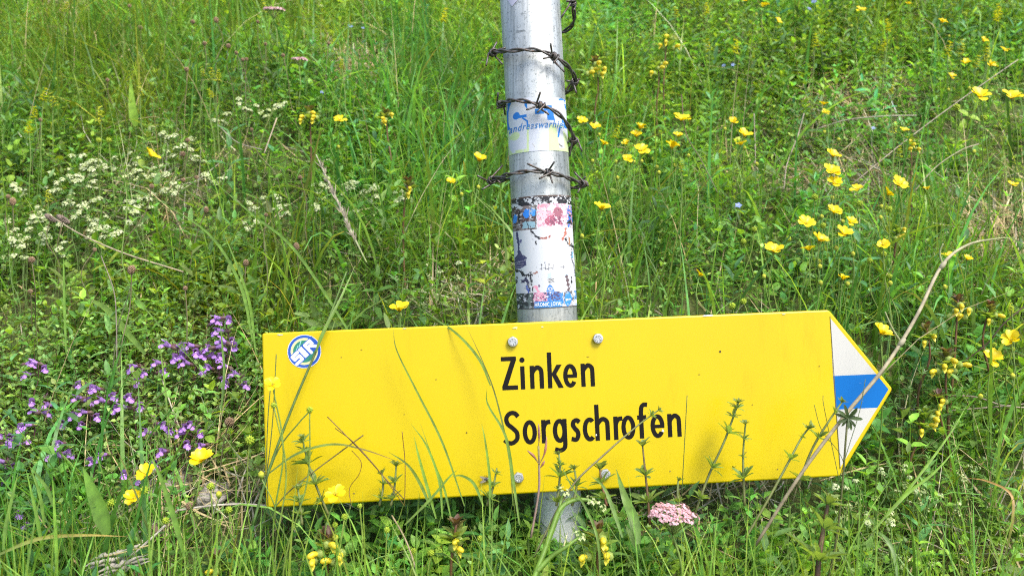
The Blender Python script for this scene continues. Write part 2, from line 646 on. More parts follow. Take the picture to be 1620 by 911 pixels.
def text_faces(body, shear=0., bold=0., spacing=1.0):
    cu = bpy.data.curves.new('tmp_text', 'FONT')
    cu.body = body
    cu.size = 1.0
    cu.shear = shear
    cu.offset = bold
    cu.space_character = spacing
    cu.resolution_u = 3
    ob = bpy.data.objects.new('tmp_text', cu)
    COL.objects.link(ob)
    dg = bpy.context.evaluated_depsgraph_get()
    me = bpy.data.meshes.new_from_object(ob.evaluated_get(dg))
    v = np.array([q.co[:] for q in me.vertices])
    fs = {}
    for p in me.polygons:
        fs.setdefault(len(p.vertices), []).append(list(p.vertices))
    bpy.data.objects.remove(ob)
    bpy.data.meshes.remove(me)
    bpy.data.curves.remove(cu)
    return v, [np.array(k) for k in fs.values()]

BLUE = (.015, .15, .50)
PALEG = (.44, .54, .30)
FILM = (.46, .49, .56)
def paint_a(U, V, PH):
    x = (U - 740) * 5.0625
    y = (V - 130) * 5.0625
    p = Print(x, y, FILM)
    worn = fbm(x / 40, y / 40, 5)
    up = y < 388
    p.put(up & (x < 327) & (y > 230) & (y < 350), BLUE)
    p.poly([(318, 180), (352, 180), (338, 206), (328, 250), (318, 260)], BLUE)
    p.put(~up, PALEG)
    # big white letters S E X over the two-tone ground
    p.poly([(352, 196), (395, 180), (450, 190), (476, 230), (476, 575), (420, 590), (350, 575), (332, 520), (332, 250)], FILM)
    p.ell(388, 298, 27, 28, BLUE)
    p.rect(390, 298, 470, 322, BLUE)
    p.poly([(446, 186), (474, 186), (474, 262), (452, 232)], BLUE)
    p.poly([(318, 330), (328, 340), (336, 370), (344, 388), (318, 388)], BLUE)
    p.line([(440, 326), (474, 352), (476, 384)], 14, BLUE)
    p.ell(378, 452, 36, 32, PALEG)
    p.rect(334, 440, 380, 470, PALEG)
    p.rect(470, 402, 486, 600, PALEG)
    p.rect(486, 170, 640, 600, FILM)
    p.rect(532, 262, 604, 306, BLUE)
    p.line([(600, 276), (650, 262)], 26, BLUE, .8)
    p.poly([(628, 236), (662, 236), (690, 352), (630, 352)], BLUE)
    p.poly([(640, 405), (700, 405), (716, 470), (690, 530), (640, 520)], PALEG)
    p.poly([(700, 400), (800, 400), (800, 600), (730, 590)], FILM)
    p.poly([(756, 420), (800, 470), (800, 600), (770, 590)], PALEG)
    p.line([(728, 410), (716, 478)], 14, BLUE)
    p.line([(724, 182), (770, 176), (782, 240)], 16, BLUE, 1.2)
    p.line([(752, 330), (778, 385)], 26, BLUE, 1.4)
    p.rect(320, 560, 800, 600, None)
    p.put((y > 562) & (fbm(x / 30, 3.1, 2) > .35) & ((x < 480) | (x > 640)), PALEG)
    p.put((y < 420) & (worn > .72) & (x > 600), (.55, .55, .53))
    p.line([(726, 540), (745, 552)], 12, (.15, .14, .12), 1.)
    p.line([(515, 530), (530, 555)], 6, (.35, .35, .35))
    return p.c
pole_sticker('sticker', 164, 246, -1.36, 1.4, paint_a, 'blue, white and pale green sticker with big letters')
tv, tf = text_faces('andreaswarhier', shear=.28, bold=.008, spacing=1.12)
w = tv[:, 0].max()
tx = 805 + tv[:, 0] / w * 90.5
ty = 213.0 - (tv[:, 0] / w) * 3.0 - tv[:, 1] * 15.5
uu = np.clip((tx - (838.5 + .055 * ty)) / 47.8, -.985, .985)
acc = Acc()
acc.add(local(post, on_pole(np.arcsin(uu), s_of(ty), POLE_R + .00055)), tf, (.03, .16, .42))
acc.build('sticker_lettering', M_PRINT, post, smooth=False)

def paint_b(U, V, PH):
    x = (U - 780) * 4.556
    y = (V - 300) * 4.556
    WH = (.48, .50, .54)
    DK = (.022, .022, .028)
    NV = (.05, .05, .12)
    p = Print(x, y, WH)
    x = x + 20 * (fbm(x / 26, y / 26, 51) - .5)
    y = y + 16 * (fbm(x / 26, y / 26, 57) - .5) * ((y > 140) & (y < 280) | (y > 300) & (y < 720))
    p.x, p.y = x, y
    n1 = fbm(x / 22, y / 22, 11)
    n2 = fbm(x / 9, y / 9, 21)
    lean = (y - 70) * .055
    p.put((y < 74), (.10, .07, .06))
    p.put((y >= 74) & (y < 128) & (n1 > .47), DK)
    p.put((y >= 74) & (y < 128) & (x > 490) & (n1 > .3), DK)
    # row of small photographs
    m = (y >= 128) & (y < 296) & (x < 308)
    p.put(m, (.075, .05, .05))
    p.put(m & (n1 > .55), (.20, .16, .16))
    p.ell(158, 206, 16, 34, (.04, .22, .62))
    p.ell(190, 200, 9, 44, DK)
    p.ell(237, 182, 22, 34, (.03, .20, .66))
    p.ell(283, 176, 18, 32, (.05, .26, .66))
    p.line([(258, 150), (262, 215)], 7, (.3, .35, .5))
    p.rect(210, 240, 300, 286, (.22, .36, .44))
    p.line([(240, 240), (250, 286)], 6, DK)
    m = (y >= 124) & (y < 286) & (x >= 314) & (x < 524)
    p.put(m, (.62, .24, .32))
    p.put(m & (n1 > .52), (.78, .46, .52))
    p.put(m & p.ell(462, 188, 34, 40), (.26, .10, .14))
    p.put(m & p.ell(404, 242, 40, 34), (.34, .10, .16))
    p.put(m & p.ell(450, 246, 50, 34) & (n2 > .5), (.16, .06, .10))
    p.put(m & p.ell(352, 190, 30, 46), (.74, .40, .47))
    p.put((y >= 136) & (y < 292) & (x >= 528), (.03, .13, .45))
    p.put((y >= 136) & (y < 292) & (x >= 528) & (n2 > .58), (.5, .2, .25))
    p.put((y >= 136) & (y < 292) & (x >= 528) & (n1 < .36), DK)
    # torn fragments on the white middle
    p.poly([(163, 300), (178, 300), (190, 430), (205, 462), (240, 486), (236, 540), (212, 562), (150, 568), (154, 482), (180, 456)], NV)
    p.put(p.poly([(150, 500), (236, 500), (212, 562), (150, 568)]) & (np.sin(y / 3) > .2), (.16, .15, .22))
    p.ell(195, 372, 9, 13, (.10, .10, .22))
    p.line([(262, 294), (300, 340), (338, 368)], 13, DK, 1.5)
    p.line([(338, 364), (372, 366), (404, 346)], 12, (.25, .08, .06), 1.6)
    p.line([(305, 380), (306, 400)], 9, DK, 1)
    p.line([(517, 300), (512, 340), (488, 378)], 17, (.34, .12, .09), 1.2)
    p.line([(512, 370), (530, 400), (578, 430), (584, 470)], 17, DK, 2.2)
    p.line([(540, 360), (545, 410)], 12, (.30, .16, .10), 1.)
    p.line([(560, 450), (565, 520), (584, 580), (596, 660)], 9, (.08, .08, .12), 2.2)
    p.line([(566, 460), (568, 500)], 10, (.1, .3, .5), 1)
    p.line([(160, 574), (200, 584), (228, 616), (258, 612)], 16, DK, 1.6)
    p.line([(172, 620), (160, 680)], 10, DK, 2)
    p.line([(206, 660), (226, 640), (246, 660), (258, 724)], 18, (.04, .04, .08), 1.4)
    p.line([(238, 690), (252, 730)], 15, (.06, .10, .32), 1.)
    p.line([(270, 596), (268, 650), (282, 720)], 13, DK, 2.2)
    p.line([(290, 604), (308, 596)], 13, (.25, .12, .10), 1)
    p.ell(328, 692, 7, 9, (.10, .05, .12))
    for xx in (348, 372, 396, 426, 500):
        p.line([(xx, 520 + (xx % 7) * 4), (xx, 582)], 4, (.10, .10, .12))
    p.line([(330, 574), (426, 574)], 4, (.12, .12, .14), 1)
    p.line([(470, 566), (514, 570)], 4, (.12, .12, .14), 1)
    p.rect(384, 606, 412, 642, (.36, .56, .78))
    for yy in (648, 660, 672):
        p.line([(392, yy), (428, yy)], 6, DK)
    p.rect(504, 596, 532, 632, (.42, .60, .80))
    p.line([(520, 636), (540, 726)], 20, (.10, .07, .08), 1.2)
    p.line([(556, 640), (562, 690)], 8, DK, 2)
    p.poly([(370, 735), (405, 684), (440, 735)], (.04, .16, .52))
    p.ell(405, 718, 17, 10, WH)
    p.ell(405, 718, 8, 6, (.03, .1, .4))
    p.line([(300, 700), (330, 745)], 22, (.60, .26, .36), 1.5)
    # bottom row of photographs
    b = y >= 736
    p.put(b & (x < 292), (.03, .035, .04))
    p.put(b & (x < 292) & (n1 > .56), (.10, .13, .13))
    p.put(b & (x >= 288) & (x < 388), (.58, .30, .40))
    p.put(b & (x >= 288) & (x < 388) & (n2 > .52), (.30, .10, .20))
    p.put(b & (x >= 380) & (x < 494), (.05, .18, .52))
    p.put(b & (x >= 350) & (x < 480) & (y < 796) & (n2 > .5), (.06, .06, .14))
    p.put((y >= 802) & (x >= 296) & (x < 494), (.04, .22, .55))
    p.put(b & (x >= 498) & (x < 574), (.10, .10, .11))
    p.put(b & (x >= 498) & (x < 574) & (n1 > .55), (.4, .4, .42))
    p.ell(532, 792, 27, 50, (.04, .20, .60))
    p.ell(522, 796, 7, 5, WH)
    p.ell(544, 796, 7, 5, WH)
    p.put(b & (x >= 578), (.10, .24, .5))
    p.put(b & (x >= 578) & (n1 > .52), (.6, .62, .66))
    p.put(((y < 296) | (y > 736)) & (fbm(x / 14, y / 14, 71) > .67), WH)
    p.put(((y > 300) & (y < 730)) & (fbm(x / 18, y / 18, 73) > .78), (.33, .34, .37))
    p.put(((y < 292) | (y > 740)) & (fbm(x / 7, y / 7, 75) < .27), DK)
    p.put((y >= 800) & (y < 840) & (x >= 290) & (x < 496), (.03, .17, .44))
    p.put(y > 842, (.05, .05, .06))
    return p.c
pole_sticker('sticker', 314, 486.5, -1.40, 1.42, paint_b, 'torn white sticker with a collage of small photographs', nphi=170, ns=290)
tv, tf = text_faces('HRONIC LOYAL', bold=.012, spacing=1.08)
w = tv[:, 0].max()
tx = 845 + tv[:, 0] / w * 42.0
ty = 483.0 - tv[:, 1] * 8.2
uu = (tx - (838.5 + .055 * ty)) / 47.8
acc = Acc()
acc.add(local(post, on_pole(np.arcsin(uu), s_of(ty), POLE_R + .0005)), tf, (.75, .76, .78))
acc.build('sticker_lettering', M_PRINT, post, smooth=False)

def paint_c(U, V, PH):
    return np.broadcast_to(np.array((.40, .40, .52)), U.shape + (3,)).copy()
def mask_c(U, V, PH):
    return (V < 22 - np.abs(U - 810) * .0 - np.where(U < 810, (810 - U) * 1.65, (U - 810) * .9)) 
pole_sticker('sticker', -70, 23, -1.3, 1.2, paint_c, 'pale lilac corner of a sticker at the very top', nphi=120, ns=110, mask=mask_c)

# ------------------------------------------------------------------ yellow arrow sign
# corners recovered from the photograph as one true rectangle in space
D_TL = 0.826
TL = at(414, 527, D_TL)
TR = at(1312, 490, D_TL * 1.04695)
BL = at(421, 803, D_TL * .98697)
su = nrm(TR - TL)
sv = nrm(BL - TL)
sn = nrm(np.cross(sv, su))
if sn[1] > 0: sn = -sn                                     # out of the face, to the camera
sv = nrm(np.cross(su, sn))
if sv[2] > 0: sv = -sv
WID = float((TR - TL) @ su)
HGT = float((BL - TL) @ sv)
def sign_uv(px, py):
    r = ray(px, py)
    d = ((TL - CAM) @ sn) / (r @ sn)
    q = CAM + d * r - TL
    return float(q @ su), float(q @ sv)
TIPU, TIPV = sign_uv(1413, 615)
def sgn(u, v, w=0.):
    return TL + np.multiply.outer(u, su) + np.multiply.outer(v, sv) + np.multiply.outer(w, sn)

sb = sgn(WID / 2, HGT, 0.)
sign = thing('trail_sign', tuple(sb), 'yellow arrow trail sign bolted to the post, reading Zinken Sorgschrofen', 'sign')
outline = [(0, 0), (WID, 0), (TIPU, TIPV), (WID + .010, HGT), (0, HGT)]
WB = sign_uv(1330, 753)
outline[3] = WB
def rounded(poly, r, n=5):
    out = []
    m = len(poly)
    for k in range(m):
        a, b, c = (np.array(poly[(k + j) % m], float) for j in (-1, 0, 1))
        d1, d2 = nrm(a - b), nrm(c - b)
        p1, p2 = b + d1 * r, b + d2 * r
        for t in np.linspace(0, 1, n):
            out.append((1 - t) ** 2 * p1 + 2 * t * (1 - t) * b + t * t * p2)
    return np.array(out)
def inset(poly, dlt):
    m = len(poly)
    out = []
    for k in range(m):
        a, b, c = poly[k - 1], poly[k], poly[(k + 1) % m]
        t1, t2 = nrm(b - a), nrm(c - b)
        n1, n2 = np.array([-t1[1], t1[0]]), np.array([-t2[1], t2[0]])
        nn = nrm(n1 + n2)
        out.append(b + nn * dlt / max(.4, nn @ n1))
    return np.array(out)
acc = Acc()
ro = rounded(outline, .0028)
layers = [(inset(ro, .0016), 0.0), (inset(ro, .0007), -.0004), (ro, -.0016), (ro, -.0058), (inset(ro, .001), -.0068)]
m = len(ro)
vs = np.concatenate([sgn(l[:, 0], l[:, 1], np.full(m, w)) for l, w in layers])
fs = [np.stack([k * m + np.arange(m), (k + 1) * m + np.arange(m), (k + 1) * m + (np.arange(m) + 1) % m, k * m + (np.arange(m) + 1) % m], -1) for k in range(len(layers) - 1)]
acc.add(local(sign, vs), fs + [np.arange(m)[None], (np.arange(m) + (len(layers) - 1) * m)[::-1][None]], (.7, .5, 0))
acc.build('panel', M_YELLOW, sign, smooth=False)

def flat_poly(name, px_pts, col, w, mat=M_PAINT):
    q = np.array([sign_uv(*p) for p in px_pts])
    acc = Acc()
    acc.add(local(sign, sgn(q[:, 0], q[:, 1], np.full(len(q), w))), [np.arange(len(q))[None]], col)
    return acc.build(name, mat, sign, smooth=False)
WHITE = (.41, .41, .39)
MARK = (.002, .105, .36)
flat_poly('arrow_field', [(1313.3, 503), (1386, 591.5), (1318, 594.5)], WHITE, .0003)['label'] = 'white upper triangle of the arrow head'
flat_poly('arrow_field', [(1318.2, 594.5), (1386, 591.5), (1405.5, 615.5), (1388, 644.5), (1322, 647.5)], MARK, .0003)['label'] = 'blue band across the arrow head'
flat_poly('arrow_field', [(1322.3, 647.5), (1388, 644.5), (1329, 739)], WHITE, .0003)['label'] = 'white lower triangle of the arrow head'
flat_poly('seam', [(1312.6, 500), (1313.4, 500), (1329.6, 741), (1328.4, 741)], (.10, .09, .05), .00045)

# --- paint chips along the edge and on the face
def chip(px, py, rx, ry, seed, col, w=.00042):
    g = np.random.default_rng(seed)
    a = np.linspace(0, 2 * np.pi, 11, endpoint=False)
    k = g.uniform(.55, 1.15, 11)
    flat_poly('paint_chip', [(px + rx * k_ * math.cos(t), py + ry * k_ * math.sin(t)) for t, k_ in zip(a, k)], col, w)
for q, (px, py, rx, ry, col) in enumerate(((1120, 499.4, 9, 1.6, (.55, .56, .58)), (443, 529.4, 5, 1.3, (.40, .38, .36)), (815, 518.5, 5, 2.2, (.55, .50, .22)), (858, 517, 2.5, 1.2, (.55, .52, .3)), (1139, 556, 1.6, 2.0, (.05, .035, .02)),
        (738, 684, 1.5, 1.5, (.12, .08, .02)), (943.5, 687.5, 1.4, 2.0, (.55, .55, .53)), (1048.5, 681, 2.0, 2.4, (.55, .56, .56)), (930, 564, 2.6, .7, (.22, .16, .02)), (572, 553, 1.4, 1.0, (.25, .18, .02)), (540, 565, 1.0, 1.0, (.2, .14, .02)),
        (1296, 579, 1.2, 1.2, (.2, .14, .02)), (1106, 592, 2.6, .8, (.3, .22, .02)), (1190, 640, 1.0, 1.2, (.22, .16, .02)), (690, 600, .9, 1.1, (.2, .15, .02)), (1180, 715, 1.3, .8, (.2, .15, .03)), (640, 655, 1.1, .7, (.24, .17, .02)),
        (1060, 745, 1.6, 1.1, (.16, .12, .05)), (560, 780, 1.8, 1.2, (.15, .11, .05)), (700, 770, 1.3, 1.2, (.17, .12, .05)), (1230, 742, 1.4, 1.0, (.16, .12, .05)), (470, 792, 1.6, 1.2, (.15, .11, .05)), (1240, 497, 3, 1.0, (.5, .46, .3)), (640, 519.5, 3.4, 1.0, (.5, .47, .32)))):
    chip(px, py, rx, ry, q, col)

# --- lettering drawn stroke by stroke
U_ = 0.1451e-3 * 1.0
def strip(path, w, closed=False):
    p = np.asarray(path, float)
    if closed:
        t = nrm(np.roll(p, -1, 0) - np.roll(p, 1, 0))
    else:
        t = nrm(np.gradient(p, axis=0))
    nn = np.stack([-t[:, 1], t[:, 0]], 1)
    v = np.concatenate([p + nn * w / 2, p - nn * w / 2])
    n = len(p)
    k = np.arange(n if closed else n - 1)
    f = np.stack([k, (k + 1) % n, (k + 1) % n + n, k + n], -1)
    return v, f
def ell(cx, cy, rx, ry, a0, a1, n=28):
    a = np.radians(np.linspace(a0, a1, n))
    return np.stack([cx + rx * np.cos(a), cy + ry * np.sin(a)], 1)
def rect(x0, y0, x1, y1):
    return [(x0, y0), (x1, y0), (x1, y1), (x0, y1)]
ST = 28.0
def arch(x0, x1):
    return catmull([(x0 + 12, 84), (x0 + 20, 112), (x0 + (x1 - x0) * .5 + 3, 138), (x1 - 18, 122), (x1 - 14, 92)], 6).tolist() + [(x1 - 14, 0)]
def glyph(ch):
    P, S, R = [], [], []                  # polygons, open strokes, closed rings
    if ch == 'Z':
        P = [rect(0, 187, 99, 215), rect(3, 0, 105, 28), [(64, 190), (98, 190), (39, 26), (4, 26)]]
    elif ch == 'i':
        P = [rect(2, 0, 30, 150)]
        P.append(ell(16, 190, 17, 17, 0, 345, 24).tolist())
    elif ch == 'n':
        P = [rect(0, 0, 28, 150)]; S = [arch(0, 90)]
    elif ch == 'h':
        P = [rect(0, 0, 28, 232)]; S = [arch(0, 96)]
    elif ch == 'k':
        P = [rect(0, 0, 28, 232), [(60, 150), (95, 150), (45, 72), (24, 88)], [(28, 84), (53, 98), (102, 0), (69, 0)]]
    elif ch == 'e':
        S = [ell(45, 75, 32, 63, 4, 322, 40)]; P = [rect(16, 62, 90, 84)]
    elif ch == 'o':
        R = [ell(46, 75, 32, 64, 0, 351, 40)]
    elif ch == 'c':
        S = [ell(46, 75, 32, 63, 52, 308, 32)]
    elif ch == 'r':
        P = [rect(0, 0, 28, 150)]; S = [catmull([(12, 80), (20, 112), (36, 132), (60, 136)], 6)]
    elif ch == 'S':
        S = [catmull([(96, 178), (74, 201), (42, 200), (20, 172), (26, 136), (58, 106), (84, 76), (84, 36), (56, 12), (26, 14), (2, 34)], 7)]
    elif ch == 's':
        S = [catmull([(58, 124), (40, 138), (21, 130), (15, 108), (28, 84), (44, 64), (46, 36), (32, 14), (2, 20)], 7)]
    elif ch == 'g':
        R = [ell(45, 75, 31, 63, 0, 351, 36)]
        S = [np.array([(78, 150), (78, 60), (78, 0)] + catmull([(78, -12), (72, -36), (46, -50), (10, -42)], 6).tolist())]
    elif ch == 'f':
        S = [np.array([(32, 0), (32, 150)] + catmull([(32, 172), (38, 204), (54, 218), (76, 216)], 6).tolist())]
        P = [rect(6, 122, 66, 150)]
    return P, S, R
def word(letters, px, py, px2, py2):
    """letters: (char, x in drawing units); baseline from one photo point to another"""
    u0, v0 = sign_uv(px, py)
    u1, v1 = sign_uv(px2, py2)
    dx = nrm(np.array([u1 - u0, v1 - v0]))
    dy = np.array([dx[1], -dx[0]])
    span = letters[-1][1] - letters[0][1] + 90
    sc = math.hypot(u1 - u0, v1 - v0) / span
    acc = Acc()
    k = 0
    for ch, x in letters:
        P, S, R = glyph(ch)
        items = [(np.array(p, float), [np.arange(len(p))[None]]) for p in P]
        items += [(lambda q: (q[0], [q[1]]))(strip(s, ST)) for s in S]
        items += [(lambda q: (q[0], [q[1]]))(strip(s, ST, True)) for s in R]
        for v, f in items:
            k += 1
            q = np.array([u0, v0]) + np.outer((v[:, 0] + x - letters[0][1]) * sc, dx) + np.outer(v[:, 1] * sc, dy)
            acc.add(local(sign, sgn(q[:, 0], q[:, 1], np.full(len(q), .0002 + .00001 * (k % 12)))), f, (.006, .005, .005))
    return acc.build('lettering', M_PAINT, sign, smooth=False)
word([('Z', 100), ('i', 222), ('n', 286), ('k', 402), ('e', 505), ('n', 621)], 794.2, 617.0, 941.5, 610.6)['label'] = 'black word Zinken'
word([('S', 116), ('o', 238), ('r', 360), ('g', 434), ('s', 552), ('c', 630), ('h', 711), ('r', 833), ('o', 884), ('f', 985), ('e', 1078), ('n', 1190)], 798.0, 703.8, 1078.6, 690.0)['label'] = 'black word Sorgschrofen'

# --- round emblem
n = 150
cu_, cv_ = sign_uv(481.5, 555.7)
RL = .0157
gxx, gyy = np.meshgrid(np.linspace(-1, 1, n), np.linspace(-1, 1, n))
def paint_logo(x, y):
    r = np.hypot(x, y)
    p = Print(x * 172, y * 172, (.50, .52, .58))
    p.put(r < .955, (.022, .075, .34))
    p.put(r < .80, (.55, .53, .26))
    p.put((r < .66), (.03, .17, .12))
    p.line([(-60, -20), (-30, -110)], 6, (.3, .55, .55))
    p.line([(-100, 30), (-62, -60)], 5, (.3, .55, .55))
    a = math.radians(42)
    xx, yy = x * 172, y * 172
    q = Print(xx * math.cos(a) - yy * math.sin(a), -(xx * math.sin(a) + yy * math.cos(a)), (0, 0, 0))
    inside = r < .985
    blue = (.022, .075, .34)
    wt = (.52, .54, .62)
    p.put(q.rect(-158, -66, 158, 66) & inside, blue)
    s_ = q.line([(-58, 42), (-128, 42), (-128, 4), (-66, 4), (-66, -42), (-142, -42)], 32)
    i_ = q.rect(-38, -58, 12, 58)
    r_ = q.line([(44, -58), (44, 42), (112, 42), (112, 4), (54, 2)], 32) | q.line([(82, 0), (128, -50)], 32)
    p.put((s_ | i_ | r_) & inside, wt)
    return p.c
C = paint_logo(gxx, gyy)
P = sgn(cu_ + gxx.ravel() * RL, cv_ + gyy.ravel() * RL, np.full(n * n, .00035))
i = (np.arange(n - 1) * n)[:, None] + np.arange(n - 1)[None]
f = np.stack([i, i + n, i + n + 1, i + 1], -1).reshape(-1, 4)
f = f[(np.hypot(gxx, gyy).ravel()[f] < 1.0).all(1)]
acc = Acc().add(local(sign, P), [f], C.reshape(-1, 3))
acc.build('emblem', M_PAINT, sign)['label'] = 'round blue and green emblem with slanted white letters'

# --- hexagon bolts
def bolt_mesh():
    acc = Acc()
    r = .0054
    prof = [(r * .99, .0, 0), (r * .99, .0028, 0), (r * .90, .0038, 1), (r * .60, .0040, 1), (r * .50, .0036, 1)]
    vs = []
    N = 24
    for rr, z, rd in prof:
        a = np.linspace(0, 2 * np.pi, N, endpoint=False) + .2
        hexr = rr * math.cos(math.pi / 6) / np.cos((a % (math.pi / 3)) - math.pi / 6)
        q = rr * .93 if rd else hexr
        q = np.broadcast_to(q, a.shape)
        vs.append(np.stack([q * np.cos(a), q * np.sin(a), np.full(N, z)], 1))
    vs = np.concatenate(vs)
    j = np.arange(N)
    fs = [np.stack([k * N + j, k * N + (j + 1) % N, (k + 1) * N + (j + 1) % N, (k + 1) * N + j], -1) for k in range(len(prof) - 1)]
    acc.add(vs, fs + [(np.arange(N) + (len(prof) - 1) * N)[None]], (.40, .41, .41))
    # raised strength marks on the head
    for ang in (0.4, 1.7, 2.9, 4.1, 5.3):
        c, s = math.cos(ang), math.sin(ang)
        bx = np.array([(x, y, z) for z in (.0034, .0044) for x, y in ((.0014, -.0005), (.0038, -.0004), (.0038, .0004), (.0014, .0005))])
        bx = np.stack([bx[:, 0] * c - bx[:, 1] * s, bx[:, 0] * s + bx[:, 1] * c, bx[:, 2]], 1)
        acc.add(bx, [np.array([[4, 5, 6, 7], [0, 1, 5, 4], [1, 2, 6, 5], [2, 3, 7, 6], [3, 0, 4, 7]])], (.42, .43, .43))
    return acc.mesh('bolt', M_BOLT, smooth=False)
bm_ = bolt_mesh()
Rm = Matrix((su, -sv, sn)).transposed().to_4x4()
for bx, by in ((811, 540.5), (945.5, 535.5), (820, 754.5), (957, 749)):
    u, v = sign_uv(bx, by)
    o = link('bolt', bm_, sign, Matrix.Translation(Vector(local(sign, sgn(u, v, .0002)))) @ Rm @ Matrix.Rotation(bx * .37, 4, 'Z'))
# clamp behind the panel that grips the post
u, v = sign_uv(878, 640)
for (bx0, by0) in ((878, 538), (889, 752)):
    acc = Acc()
    u, v = sign_uv(bx0, by0)
    bx = np.array([sgn(u + i_ * .062, v + j_ * .011, -.0072 - k_ * .0045) for k_ in (0, 1) for i_, j_ in ((-1, -1), (1, -1), (1, 1), (-1, 1))])
    acc.add(local(sign, bx), [np.array([[0, 1, 2, 3], [7, 6, 5, 4], [0, 4, 5, 1], [1, 5, 6, 2], [2, 6, 7, 3], [3, 7, 4, 0]])], (.5, .5, .5))
    acc.build('clamp_bar', M_BOLT, sign, smooth=False)

# ------------------------------------------------------------------ barbed wire wound round the post
def wpt(px, py, off):
    """photo pixel, distance in front of (+) or behind (-) the post axis in metres"""
    return at(px, py, 0.884 - off)
R_ = POLE_R
WPATH = [
    (925, -60, .020), (912, -22, .012), (906, 2, .006), (908, 30, -.008), (898, 47, -.022), (860, 62, -.038), (815, 74, -.036), (784, 83, -.018), (777, 85, .004), (786, 82, .020),
    (806, 81, .0335), (828, 79, .0365), (850, 80, .037), (868, 85, .037), (884, 94, .033), (899, 106, .024), (909, 122, .010), (908, 134, -.004), (897, 146, -.022),
    (865, 156, -.038), (825, 164, -.037), (797, 167, -.020), (792, 165, .002), (802, 160, .022), (820, 159, .034), (838, 162, .037), (856, 167, .038), (874, 174, .037), (890, 187, .030),
    (902, 205, .018), (908, 222, .006), (903, 234, -.010), (892, 246, -.026), (860, 262, -.038), (815, 280, -.038), (782, 288, -.020), (774, 287, .004), (788, 281, .022),
    (806, 276, .034), (828, 272, .037), (848, 271, .038), (866, 273, .038), (884, 277, .034), (902, 283, .024), (920, 290, .012), (926, 293, -.002), (914, 296, -.018), (880, 300, -.036)]
wp = catmull([wpt(*q) for q in WPATH], 10)
# keep the strand outside the tube
rel = wp - p_mid
sl = rel @ ax
rad = rel - np.outer(sl, ax)
rn = np.linalg.norm(rad, axis=1)
wp = wp + rad / rn[:, None] * np.maximum(0, POLE_R + .0026 - rn)[:, None]
seg = np.concatenate([[0], np.cumsum(np.linalg.norm(np.diff(wp, axis=0), axis=1))])
ss = np.arange(0, seg[-1], .0016)
wp = np.stack([np.interp(ss, seg, wp[:, k]) for k in range(3)], 1)
tg = nrm(np.gradient(wp, axis=0))
uu_ = nrm(np.cross(tg, ax + np.array([0, .01, .02])))
vv_ = np.cross(tg, uu_)
wire = thing('barbed_wire', tuple(wp[0] + np.array([0, 0, 0])), 'rusty twisted barbed wire wound around the steel post', 'barbed wire')
for k in (0, 1):
    th = ss / .034 * 2 * np.pi + k * np.pi
    path = wp + .00125 * (np.cos(th)[:, None] * uu_ + np.sin(th)[:, None] * vv_)
    acc = Acc()
    tube(acc, local(wire, path), .00112, (.085, .08, .078), 7)
    acc.build('strand', M_WIRE, wire)
def barb(px, py, seed, ends, front=True):
    """two loops of wire round the strand with two or more cut points; ends: photo px targets + depth offset"""
    rn_ = np.random.default_rng(seed)
    X_, Y_, D_ = to_px(wp)
    sel = np.hypot(X_ - px, Y_ - py) + (0 if front else 0) + np.where((D_ > .884) if front else (D_ < 0), 200, 0)
    k = int(np.argmin(sel))
    c, t, u_, v_ = wp[k], tg[k], uu_[k], vv_[k]
    acc = Acc()
    D0 = D_[k]
    for q, (ea, eb) in enumerate(ends):
        th = np.linspace(0, 2 * np.pi * 1.6, 26) + q * 2.2
        loop = c + np.outer(np.linspace(-.0026, .0026, 26) + (q - .5) * .0026, t) + .0031 * (np.outer(np.cos(th), u_) + np.outer(np.sin(th), v_))
        pa, pb = at(ea[0], ea[1], D0 - ea[2]), at(eb[0], eb[1], D0 - eb[2])
        pts = np.vstack([pa, (pa * .45 + loop[0] * .55), loop, (pb * .45 + loop[-1] * .55), pb])
        tube(acc, local(wire, catmull(pts, 2)), .00095, (.10, .095, .092), 6)
    acc.build('barb', M_WIRE, wire)
barb(781, 85, 1, [((769, 104, .004), (800, 76, .004)), ((795, 102, .003), (786, 67, .002))])
barb(876, 89, 2, [((871, 69, .010), (860, 93, .009)), ((893, 114, .006), (876, 100, .009))])
barb(908, 134, 3, [((918, 126, .004), (893, 148, -.004)), ((912, 148, .004), (896, 128, .004))])
barb(906, 6, 4, [((896, 3, .006), (918, -6, .003)), ((888, 28, .006), (908, 16, .006))])
barb(856, 167, 5, [((855, 146, .010), (833, 174, .008)), ((868, 181, .009), (850, 178, .008))])
barb(793, 166, 6, [((788, 147, .004), (799, 182, -.004)), ((786, 172, .003), (800, 160, .004))])
barb(907, 222, 7, [((921, 240, .006), (897, 226, .005)), ((901, 248, -.002), (905, 212, .004))])
barb(778, 286, 8, [((755, 278, .004), (792, 290, .002)), ((763, 300, .006), (795, 262, -.006))])
barb(866, 273, 9, [((834, 259, .010), (874, 289, .009)), ((877, 256, .010), (853, 283, .009))])
barb(922, 291, 10, [((908, 272, .006), (926, 280, .003)), ((914, 305, .004), (930, 294, .003))])
#=====MEADOW=====
# ------------------------------------------------------------------ the meadow: zones, then uncountable growth as stuff
def zone(px, py, blobs):
    """sum of soft ellipses (cx, cy, rx, ry, weight) over where a root shows in the photograph"""
    w = np.zeros(len(px))
    for cx, cy, rx, ry, a in blobs:
        w = np.maximum(w, a * np.exp(-(((px - cx) / rx) ** 2 + ((py - cy) / ry) ** 2) ** 1.5))
    return w

